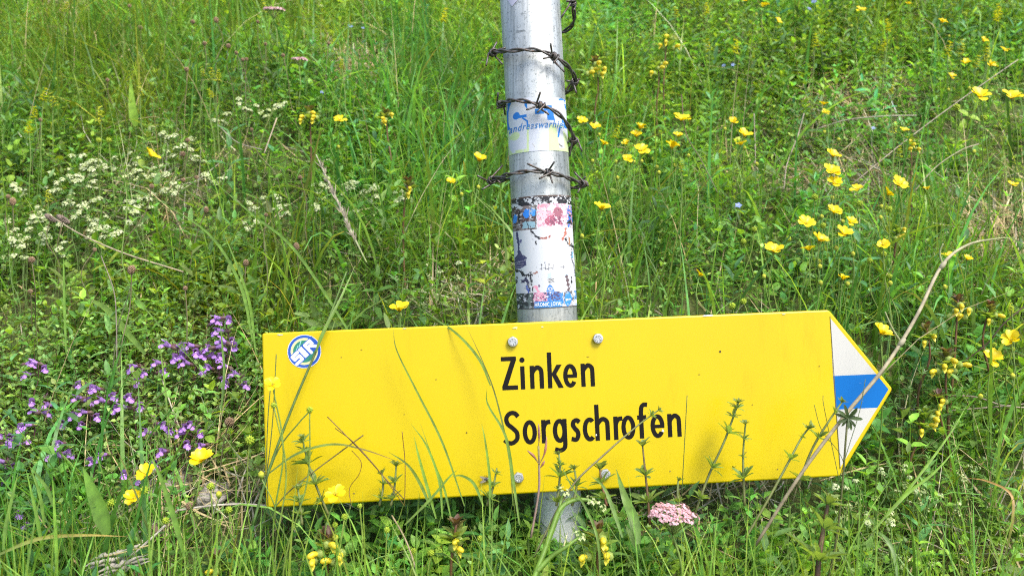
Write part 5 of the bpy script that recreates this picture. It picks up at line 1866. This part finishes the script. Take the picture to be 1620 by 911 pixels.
# grass stems drawn across the panel
stalk('grass_stalk', [(400, 830, .77), (425, 745, .785), (460, 650, .80), (498, 560, .815), (512, 525, .82), (530, 478, .83), (548, 430, .84)], [.0013, .0012, .0010, .0009], [GR[0], DG[1], GR[1]], 'green grass stem crossing the round emblem', 'grass stem')
blade_thing([(500, 556, .812), (512, 525, .815), (540, 470, .83), (562, 420, .85)], .005, 'leaf blade rising from the stem above the emblem')
for pts, r, c, lab in (
        ([(410, 790, .78), (440, 712, .79), (470, 672, .795), (490, 650, .80)], .0008, (DG[0], GR[1]), 'thin stalk of the seed head left on the panel'),
        ([(418, 780, .78), (428, 700, .79), (433, 640, .795), (437, 560, .80)], .0006, (DG[0], DG[1]), 'thin upright stalk at the left edge of the panel'),
        ([(424, 800, .775), (422, 720, .785), (424, 660, .79), (428, 610, .795)], .0006, (DG[0], DG[1]), 'second thin stalk at the left edge of the panel'),
        ([(640, 790, .79), (620, 768, .79), (570, 712, .795), (518, 659, .80)], .0006, ((.12, .08, .02), (.16, .09, .03)), 'thin brown stalk slanting up left across the panel'),
        ([(640, 800, .79), (600, 745, .79), (560, 700, .795), (530, 677, .80)], .0005, ((.12, .08, .02), (.16, .09, .03)), 'second thin brown stalk slanting beside the first'),
        ([(432, 805, .78), (465, 770, .785), (535, 717, .80), (575, 688, .805)], .0008, ((.11, .12, .03), (.14, .10, .03)), 'olive stalk crossing under the arched leaf'),
        ([(556, 800, .795), (553, 772, .80), (568, 750, .80), (571, 730, .80), (556, 712, .80)], .0004, ((.15, .07, .02), (.18, .08, .03)), 'thin curled brown tendril on the panel'),
        ([(640, 800, .79), (641, 750, .795), (640, 720, .80), (636, 682, .80)], .0005, ((.14, .08, .02), (.16, .07, .02)), 'hair-thin upright brown stalk on the panel'),
        ([(1078, 790, .81), (1082, 720, .815), (1087, 625, .82)], .0005, (DG[0], DG[1]), 'hair-thin dark stalk right of the lettering'),
        ([(1330, 770, .80), (1315, 700, .81), (1303, 640, .815), (1302, 626, .82)], .0004, (DG[0], DG[1]), 'thin dark stalk beside the seam of the arrow'),
        ([(1318, 790, .78), (1340, 715, .785), (1360, 650, .79), (1369, 600, .795)], .0004, (DG[0], DG[1]), 'thin dark stalk crossing the blue band'),
        ([(1345, 770, .785), (1330, 720, .79), (1300, 680, .795), (1288, 640, .80)], .0004, (DG[0], DG[1]), 'thin dark stalk crossing the lower white triangle'),
        ([(840, 850, .76), (852, 780, .77), (853, 740, .775), (852, 705, .78)], .0010, ((.24, .17, .13), (.20, .13, .11), (.26, .22, .06)), 'pinkish grass flower stem in front of the lower post')):
    r = r * .75 if r < .001 else r
    o, P = stalk('thin_stalk', pts, r, c, lab, 'stalk', 'thin stalks in front of the sign', M_STEM)
    if 'pinkish' in lab:
        for q in ([(853, 735, .775), (862, 715, .775), (865, 690, .775)], [(853, 735, .775), (845, 722, .775), (834, 712, .775)], [(852, 705, .78), (853, 690, .78), (852, 670, .78)], [(853, 742, .775), (858, 735, .775), (862, 728, .775)]):
            acc = Acc()
            P = path_px(q)
            tube(acc, local(o, P), [.0003, .0004, .0008, .0013, .0010, .0002], np.array([(.26, .20, .08), (.30, .12, .08), (.34, .18, .14)]), 6)
            acc.build('spikelet', M_STEM, o)
blade_thing([(421, 752, .79), (470, 718, .79), (525, 703, .795), (575, 711, .80), (628, 729, .80)], .0052, 'arched grass leaf lying across the panel', ((.11, .20, .06), (.10, .17, .04), (.14, .08, .04)), face=(0, -.5, 1))
for pts, W, c, lab in (
        ([(735, 800, .79), (700, 700, .80), (660, 620, .81), (628, 555, .815), (622, 520, .82)], .0030, ((.10, .20, .04), (.08, .15, .03)), 'long grass stem curving left over the panel'),
        ([(812, 800, .79), (805, 720, .80), (785, 630, .81), (765, 575, .815), (738, 516, .825)], .0024, ((.09, .17, .03), (.07, .10, .03)), 'long dark grass blade left of the lettering'),
        ([(776, 610, .815), (758, 568, .82), (725, 530, .83), (690, 505, .85), (652, 480, .88)], .0038, ((.10, .20, .04), (.11, .21, .05)), 'grass blade bending over the top edge of the panel'),
        ([(822, 830, .77), (812, 760, .785), (800, 690, .79), (772, 640, .80), (770, 615, .80)], .0040, ((.09, .18, .03), (.10, .21, .04)), 'grass blade left of the lower bolt'),
        ([(775, 830, .78), (775, 760, .79), (768, 700, .795), (762, 670, .80)], .0036, ((.10, .21, .03), (.12, .24, .04)), 'short upright grass blade beside the fly'),
        ([(690, 820, .78), (676, 770, .79), (662, 720, .795), (655, 690, .80)], .0042, ((.10, .22, .03), (.13, .26, .04)), 'first blade of the tuft under the panel'),
        ([(700, 820, .78), (695, 760, .79), (675, 705, .795), (650, 670, .80)], .0036, ((.09, .20, .03), (.12, .24, .04)), 'second blade of the tuft under the panel'),
        ([(715, 825, .78), (702, 770, .79), (688, 735, .795), (665, 670, .80)], .0030, ((.09, .20, .03), (.12, .22, .04)), 'third blade of the tuft under the panel'),
        ([(640, 830, .77), (680, 790, .78), (710, 755, .785), (725, 742, .785)], .0036, ((.09, .19, .03), (.12, .22, .04)), 'blade of the tuft bending right under the panel'),
        ([(765, 800, .78), (750, 765, .785), (730, 752, .79), (714, 754, .79)], .0040, ((.10, .21, .04), (.12, .23, .05)), 'grass leaf curling left beside the fly'),
        ([(680, 800, .785), (665, 765, .79), (645, 735, .79), (614, 714, .795)], .0044, ((.10, .20, .04), (.10, .17, .04)), 'grass leaf curling left off the tuft'),
        ([(985, 850, .74), (968, 800, .76), (955, 770, .77), (935, 752, .775)], .0050, ((.10, .20, .06), (.13, .24, .06)), 'wide blade right of the post foot'),
        ([(1010, 860, .75), (1002, 820, .76), (988, 785, .775), (975, 742, .78)], .0095, ((.09, .19, .045), (.11, .22, .05)), 'broad pointed leaf left of the pink umbel'),
        ([(950, 920, .72), (945, 850, .73), (925, 800, .745), (905, 770, .75), (880, 720, .77)], .0034, ((.08, .17, .03), (.10, .2, .04)), 'grass blade passing the post foot'),
        ([(68, 870, .74), (60, 825, .745), (52, 787, .75), (40, 738, .76)], .0050, ((.10, .22, .03), (.12, .26, .04)), 'broad blade of the lower left tuft, middle'),
        ([(70, 830, .75), (66, 795, .755), (58, 765, .76), (47, 738, .765)], .0046, ((.10, .21, .04), (.12, .24, .05)), 'short blade of the lower left tuft'),
        ([(84, 800, .75), (76, 775, .755), (62, 755, .76), (46, 736, .765)], .0050, ((.10, .21, .04), (.12, .24, .05)), 'blade of the lower left tuft leaning left'),
        ([(5, 870, .74), (10, 830, .745), (20, 785, .75), (29, 745, .755)], .0052, ((.10, .21, .04), (.12, .24, .05)), 'broad upright blade at the far lower left'),
        ([(91, 915, .72), (89, 860, .73), (86, 800, .74), (83, 750, .75)], .0046, ((.12, .26, .03), (.14, .31, .04)), 'straight bright blade at the lower left'),
        ([(292, 880, .73), (276, 820, .74), (256, 760, .76), (231, 703, .77)], .0072, ((.09, .20, .03), (.11, .23, .04)), 'broad straight blade crossing the lower left buttercups'),
        ([(170, 845, .75), (160, 810, .755), (146, 775, .76), (131, 738, .77)], .0150, ((.085, .19, .03), (.10, .23, .035)), 'widest leaf beside the lower left seed heads'),
        ([(-10, 880, .72), (60, 852, .73), (130, 846, .74), (200, 848, .75)], .0048, ((.11, .19, .05), (.22, .24, .07), (.34, .27, .10)), 'yellowing leaf lying along the lower left'),
        ([(1590, 880, .80), (1602, 820, .80), (1598, 780, .81), (1560, 760, .82), (1530, 756, .82)], .0040, ((.10, .18, .05), (.30, .20, .07), (.26, .17, .06)), 'browning leaf curled at the lower right'),
        ([(1420, 915, .74), (1412, 870, .75), (1395, 845, .76), (1378, 838, .77)], .0052, ((.10, .20, .07), (.13, .24, .08)), 'bluish green blade at the bottom right'),
        ([(1380, 840, .80), (1430, 785, .82), (1480, 745, .84), (1520, 700, .86)], .0048, ((.11, .23, .03), (.13, .27, .04)), 'bright blade bundle right of the arrow, front'),
        ([(1385, 835, .81), (1440, 770, .83), (1500, 690, .86), (1530, 640, .88)], .0040, ((.11, .23, .03), (.13, .27, .04)), 'bright blade bundle right of the arrow, back'),
        ([(575, 560, 1.0), (470, 400, 1.05), (400, 340, 1.1), (330, 280, 1.15)], .0052, ((.10, .21, .035), (.12, .24, .05)), 'long grass blade leaning left above the panel'),
        ([(400, 540, .96), (380, 450, 1.0), (330, 370, 1.05), (240, 310, 1.1)], .0056, ((.10, .21, .035), (.12, .24, .05)), 'long broad blade above the purple flowers'),
        ([(405, 560, .95), (395, 480, .99), (375, 420, 1.02), (350, 360, 1.06)], .0048, ((.10, .21, .035), (.12, .24, .05)), 'upright broad blade above the purple flowers'),
        ([(330, 600, .93), (200, 440, 1.05), (200, 300, 1.1), (160, 110, 1.2)], .0026, ((.10, .19, .04), (.13, .22, .06)), 'tall thin blade rising through the white flowers'),
        ([(105, 560, .98), (102, 480, 1.0), (101, 430, 1.02), (100, 408, 1.03)], .0046, ((.10, .21, .035), (.12, .26, .04)), 'short straight blade left of the purple flowers'),
        ([(270, 720, .90), (262, 620, .93), (256, 570, .95), (250, 520, .97)], .0030, ((.11, .22, .04), (.14, .26, .05)), 'pale upright blade among the purple flowers'),
        ([(350, 650, .90), (355, 590, .91), (352, 550, .92), (348, 505, .94)], .0044, ((.08, .17, .04), (.09, .18, .04)), 'dark blade in front of the purple flowers'),
        ([(230, 560, 1.02), (170, 490, 1.05), (130, 470, 1.07)], .0080, ((.10, .20, .04), (.14, .25, .05)), 'pointed striped leaf at the left'),
        ([(215, 200, 1.5), (210, 170, 1.5), (206, 122, 1.52)], .0160, ((.13, .26, .03), (.17, .33, .04)), 'pale green rounded leaf standing in the upper left grass')):
    blade_thing(pts, W, lab, c)

# dry stems and twigs in the meadow
for pts, r, c, lab in (
        ([(500, 245, 1.22), (530, 310, 1.14), (555, 365, 1.08), (580, 415, 1.04)], [.0008, .0014, .0016, .0007], ((.42, .40, .26), (.46, .43, .30), (.30, .36, .14)), 'dry feathery grass spike left of the post'),
        ([(85, 345, 1.2), (130, 372, 1.17), (200, 402, 1.14), (290, 430, 1.12)], .0016, ((.30, .25, .17), (.36, .30, .20)), 'long pale stalk lying through the white flowers'),
        ([(1420, 645, .98), (1480, 650, .98), (1590, 642, .97), (1640, 636, .96)], .0014, ((.22, .18, .13), (.30, .26, .20)), 'grey twig reaching right from the arrow tip'),
        ([(1500, 625, .97), (1545, 628, .965), (1590, 642, .96), (1640, 645, .955)], .0013, ((.20, .16, .12), (.28, .24, .18)), 'second grey twig beside the arrow tip'),
        ([(1520, 575, .98), (1560, 545, .97), (1590, 510, .96), (1640, 470, .95)], .0013, ((.09, .06, .04), (.14, .10, .07)), 'dark twig arching over the ragged buttercup'),
        ([(1290, 205, 1.5), (1340, 190, 1.48), (1400, 184, 1.46), (1450, 183, 1.45)], .0017, ((.30, .27, .20), (.34, .31, .24)), 'curved pale dry stem in the upper right meadow'),
        ([(1350, 290, 1.32), (1430, 225, 1.4), (1510, 165, 1.45), (1610, 95, 1.5)], .0014, ((.26, .22, .16), (.30, .27, .20)), 'long slanting dry stem at the upper right'),
        ([(1445, 305, 1.3), (1480, 265, 1.32), (1520, 238, 1.34), (1548, 228, 1.35)], .0012, ((.30, .27, .18), (.32, .28, .2)), 'short slanting dry stem below the long one'),
        ([(1272, 180, 1.5), (1262, 215, 1.45), (1245, 260, 1.4), (1240, 300, 1.36)], .0016, ((.26, .22, .17), (.22, .19, .14)), 'upright grey stalk in the right meadow'),
        ([(1193, 180, 1.5), (1194, 215, 1.48), (1195, 250, 1.45), (1194, 280, 1.42)], .0014, ((.26, .22, .17), (.22, .19, .14)), 'short grey stalk in the right meadow'),
        ([(418, 243, 1.3), (428, 215, 1.32), (438, 187, 1.34)], .0015, ((.30, .25, .18), (.36, .30, .2)), 'short dry stalk pointing up at the left meadow'),
        ([(345, 198, 1.4), (375, 225, 1.36), (415, 237, 1.34)], .0011, ((.34, .30, .24), (.34, .30, .24)), 'thin bent dry stem beside the short stalk'),
        ([(280, 807, .82), (330, 800, .825), (380, 797, .83), (425, 800, .835)], .0017, ((.40, .36, .30), (.44, .40, .34)), 'bleached twig at the lower left corner of the panel'),
        ([(205, 880, .78), (235, 855, .79), (262, 830, .80)], .0018, ((.40, .37, .32), (.46, .43, .38)), 'bleached twig on the ground at the lower left'),
        ([(620, 815, .79), (640, 850, .76), (655, 890, .74), (662, 920, .73)], .0012, ((.30, .24, .14), (.34, .28, .18)), 'pale bent stalk below the panel'),
        ([(165, 880, .77), (200, 872, .775), (235, 862, .78)], .0010, ((.36, .30, .14), (.38, .32, .16)), 'yellow straw across the bleached wood'),
        ([(355, 690, .90), (385, 735, .88), (410, 775, .85), (470, 880, .80)], .0012, ((.16, .20, .06), (.14, .22, .05)), 'green stalk below the brown clover head'),
        ([(960, 330, 1.3), (930, 250, 1.35), (900, 205, 1.4), (1010, 180, 1.45)], .0006, ((.12, .10, .05), (.14, .12, .06)), 'thin dark stem right of the blue sticker'),
        ([(1135, 305, 1.2), (1110, 255, 1.25), (1085, 210, 1.3), (1078, 150, 1.35)], .0013, ((.11, .13, .05), (.13, .08, .05)), 'dark bedstraw stem leaning left in the right meadow'),
        ([(178, 590, 1.0), (186, 520, 1.03), (205, 460, 1.06), (209, 430, 1.08)], .0010, ((.06, .07, .03), (.08, .08, .04)), 'dark curved stalk of the large plantain head'),
        ([(185, 580, 1.0), (184, 510, 1.03), (180, 460, 1.05), (160, 405, 1.08)], .0010, ((.16, .14, .11), (.20, .17, .13)), 'grey upright stalk beside the plantain stalk')):
    r = np.atleast_1d(r) * (1. if len(np.atleast_1d(r)) > 1 else .62)
    r = r if len(r) > 1 else float(r[0])
    c = np.array(c) * 1.2
    o, P = stalk('dry_stalk', pts, r, c, lab, 'stem', 'single stems and twigs in the meadow', M_DRY)
    if 'feathery' in lab:
        acc = Acc()
        for k in range(60):
            q = P[int(rs.integers(2, len(P) - 4))]
            dd = nrm(np.array([-.35, .1, .8]) + rs.normal(0, .25, 3))
            leaves(acc, local(o, q)[None], dd[None], np.array([[0, -1., 0]]), rs.uniform(.010, .018), .0018, np.array((.38, .33, .24)) * rs.uniform(.8, 1.2), LEAF_LO, .2, .1)
        acc.build('spikelets', M_DRY, o)
# thick green stem bent double in front of the post foot
o, P = stalk('bent_flower_stalk', [(838, 930, .70), (858, 880, .72), (872, 840, .735), (886, 805, .745), (905, 792, .75), (925, 790, .75), (945, 796, .75)], [.0024, .0023, .0020, .0017, .0013], [(.10, .20, .02), (.12, .22, .03), (.15, .24, .05)],
             'thick bright green stem bent over in front of the post foot', 'plant')
acc = Acc()
tube(acc, local(o, path_px([(848, 905, .71), (870, 882, .715), (895, 865, .715), (915, 850, .72)])), [.0022, .0018, .0012], (.12, .22, .03), 7)
acc.build('side_branch', M_STEM, o)
acc = Acc()
tube(acc, local(o, path_px([(884, 808, .745), (888, 790, .75), (892, 780, .75)])), [.0012, .0009], (.14, .24, .04), 6)
acc.build('side_branch', M_STEM, o)
for (qx, qy, qd) in ((893, 778, .75), (952, 802, .75), (918, 848, .72), (935, 792, .75)):
    c = at(qx, qy, qd)
    link('withered_flower', BWG[0], o, Matrix.Translation(Vector(local(o, c))) @ orient((rs.normal(0, .5), -.5, 1)) @ Matrix.Scale(.0052, 4))

# broad leafy herbs along the bottom edge, each its own plant
def herb(px, py, h, nl, size, lab, col=(.12, .25, .03), asp=.5, prof=LEAF_HI, toothed=False):
    top = head_at(px, py, h)
    root = root_of(top, rs.normal(0, .004), -.004)
    o = thing('leafy_herb', tuple(root), lab, 'plant', 'leafy herbs along the bottom of the picture')
    acc = Acc()
    sp = stem_curve(root, top, .003)
    tube(acc, local(o, sp), [.0016, .0011], (.11, .18, .04), 6)
    acc.build('stem', M_STEM, o)
    for k in range(nl):
        t = 1 - (k / nl) * .62
        q = sp[int(t * (len(sp) - 1))]
        a = k * 2.4 + rs.normal(0, .3)
        el = .75 * t - .1
        dd = nrm(np.array([math.cos(a) * math.cos(el), math.sin(a) * math.cos(el) - .15, math.sin(el)]))
        ln = size * rs.uniform(.75, 1.15) * (.6 + .5 * (k / nl))
        acc = Acc()
        if toothed:
            divided_leaf(acc, local(o, q), dd, np.array([0, 0, 1.]), ln, np.array(col) * rs.uniform(.85, 1.15))
        else:
            leaves(acc, local(o, q)[None], dd[None], np.array([[0, 0, 1.]]), ln, ln * asp, np.array(col) * rs.uniform(.85, 1.15), prof, .32, .35)
        acc.build('leaf', M_LEAF, o)
HERBS = [(880, 895, .05, 9, .022, (.13, .27, .03), .5, 0), (905, 905, .05, 8, .022, (.12, .26, .03), .5, 0), (1060, 893, .05, 9, .020, (.13, .27, .03), .5, 0), (1150, 895, .05, 8, .022, (.12, .25, .03), .5, 0), (805, 860, .07, 5, .026, (.09, .20, .035), .5, 1), (835, 850, .07, 4, .024, (.10, .22, .035), .5, 1),
         (1410, 880, .05, 6, .030, (.07, .16, .045), .5, 1), (170, 878, .05, 3, .030, (.10, .23, .03), .42, 0), (240, 850, .06, 4, .032, (.06, .15, .04), .38, 0), (455, 870, .07, 10, .018, (.06, .14, .04), .25, 0), (590, 880, .06, 9, .022, (.07, .16, .05), .25, 0), (650, 880, .07, 9, .022, (.08, .17, .05), .28, 0),
         (740, 880, .07, 9, .020, (.08, .17, .05), .28, 0), (1000, 880, .06, 9, .022, (.08, .18, .04), .26, 0), (1130, 830, .07, 9, .020, (.07, .15, .04), .24, 0), (1180, 870, .06, 10, .020, (.07, .15, .045), .24, 0), (1250, 880, .06, 9, .022, (.07, .15, .045), .28, 0), (1250, 800, .08, 9, .018, (.08, .16, .045), .24, 0),
         (1360, 850, .06, 8, .020, (.08, .17, .04), .3, 0), (380, 880, .05, 8, .020, (.07, .15, .04), .3, 0), (100, 840, .06, 8, .022, (.08, .18, .05), .3, 0), (40, 880, .05, 8, .022, (.08, .17, .04), .3, 0), (310, 880, .05, 8, .022, (.07, .16, .04), .3, 0), (1560, 790, .08, 8, .024, (.09, .20, .03), .45, 1),
         (1540, 640, .09, 8, .022, (.09, .19, .05), .4, 0), (1440, 600, .10, 8, .020, (.08, .17, .05), .3, 0), (1140, 430, .09, 10, .022, (.11, .25, .03), .45, 0), (1090, 420, .09, 9, .022, (.11, .25, .03), .45, 0), (640, 430, .09, 8, .018, (.12, .25, .03), .5, 0), (410, 440, .09, 8, .022, (.13, .27, .04), .5, 0),
         (290, 415, .09, 8, .020, (.13, .27, .03), .5, 0), (140, 520, .07, 7, .022, (.13, .24, .04), .6, 0), (60, 540, .07, 8, .022, (.11, .22, .03), .5, 0), (560, 145, .10, 8, .024, (.10, .22, .04), .5, 0), (470, 145, .10, 8, .024, (.11, .24, .04), .5, 0), (1300, 75, .10, 9, .026, (.12, .25, .06), .4, 0)]
hl = ordinal_labels([(b[0], b[1]) for b in HERBS], 'broad-leaved green herb')
for (px, py, h, nl, size, col, asp, tooth), lab in zip(HERBS, hl):
    herb(px, py, h, nl, size, lab, np.array(col) * np.array([1.65, 1.35, 1.2]), asp, toothed=bool(tooth))

# stones, bleached wood and a dead leaf on the ground at the lower left
def rock(px, py, sx, sy, sz, seed, lab, col):
    c = head_at(px, py, .006)
    acc = Acc()
    g = np.random.default_rng(seed)
    nu, nv = 14, 9
    V = []
    for j in range(nv):
        th = math.pi * j / (nv - 1)
        for i in range(nu):
            ph = 2 * math.pi * i / nu
            d = np.array([math.sin(th) * math.cos(ph), math.sin(th) * math.sin(ph), math.cos(th)])
            k = 1 + .22 * math.sin(3 * d[0] + seed) * math.cos(4 * d[1] + 2 * seed) + .12 * math.sin(7 * d[2] + 5 * d[0]) + g.normal(0, .03)
            V.append(d * k * np.array([sx, sy, sz]))
    i = (np.arange(nv - 1) * nu)[:, None] + np.arange(nu)[None]
    i2 = (np.arange(nv - 1) * nu)[:, None] + (np.arange(nu)[None] + 1) % nu
    acc.add(np.array(V), [np.stack([i, i + nu, i2 + nu, i2], -1).reshape(-1, 4)], col)
    o = acc.build('stone', M_STONE)
    o.location = c
    o.rotation_euler = (-.5, 0, seed)
    tag(o, lab, 'stone', 'stones half buried in the meadow')
rock(275, 768, .030, .020, .014, 1, 'flat grey stone behind the lower left buttercup', (.30, .28, .25))
rock(335, 785, .026, .018, .012, 2, 'pale stone half hidden beside the panel corner', (.32, .29, .26))
rock(150, 815, .016, .012, .008, 3, 'small pale stone left of the bleached wood', (.34, .32, .30))
rock(258, 838, .018, .014, .008, 4, 'reddish brown clod under the lower left buttercups', (.20, .14, .11))
for pts, W, lab in (([(132, 893, .775), (155, 886, .78), (185, 880, .785), (215, 868, .79)], .014, 'weathered grey wood splinter on the ground at the lower left'),
                    ([(150, 908, .765), (190, 895, .77), (235, 880, .775)], .016, 'second weathered wood splinter at the lower left')):
    P = path_px(pts)
    o = thing('wood_splinter', tuple(P[0]), lab, 'wood', 'weathered wood on the ground')
    acc = Acc()
    n_ = len(P)
    k_ = np.linspace(0, 1, n_)
    for j_ in range(3):                                     # split slivers lying side by side
        off_ = np.array([rs.normal(0, .001), rs.normal(0, .003), -.003 * j_ + .002])
        w_ = W * .16 * np.maximum(.12, np.sin(np.pi * np.clip(k_ * rs.uniform(.85, 1.1), 0, 1))) * (1 + .3 * np.sin(k_ * 23 + j_))
        tube(acc, local(o, P + off_ + rs.normal(0, .0006, P.shape)), w_, np.array((.36, .33, .28)) * rs.uniform(.7, 1.15), 5)
    acc.build('slivers', M_STONE, o)
c = head_at(222, 892, .012)
o = thing('dead_leaf', tuple(root_of(c)), 'curled brown dead leaf beside the weathered wood', 'leaf')
acc = Acc()
leaves(acc, local(o, c)[None], np.array([[.3, -.5, -.6]]), np.array([[0, -.5, 1.]]), .024, .017, (.34, .24, .13), LEAF_HI, .5, -.3)
acc.build('leaf_blade', M_DRY, o)

# a fly sitting on the panel
u, v = sign_uv(770, 757)
c = sgn(u, v, .0024)
o = thing('fly', tuple(c), 'small dark fly sitting on the yellow panel', 'insect')
acc = Acc()
tube(acc, local(o, [c - su * .004, c - su * .002, c + su * .001, c + su * .003, c + su * .0042]), [.0006, .0018, .0017, .0013, .0005], (.03, .03, .035), 8)
acc.build('body', M_FLY, o)
for s in (-1, 1):
    acc = Acc()
    leaves(acc, local(o, c + sn * .0014)[None], (-su + s * sv * .45)[None], sn[None], .0075, .0028, (.30, .27, .22), LEAF_MID, 0, 0)
    acc.build('wing', M_PETAL, o)
    acc = Acc()
    for k in (-1, 0, 1):
        a_ = c + su * .0012 * k
        tube(acc, local(o, [a_, a_ + s * sv * .002 + sn * .0006, a_ + s * sv * .0032 + su * .0008 * k - sn * .0022]), .00018, (.03, .03, .03), 4)
    acc.build('legs', M_FLY, o)
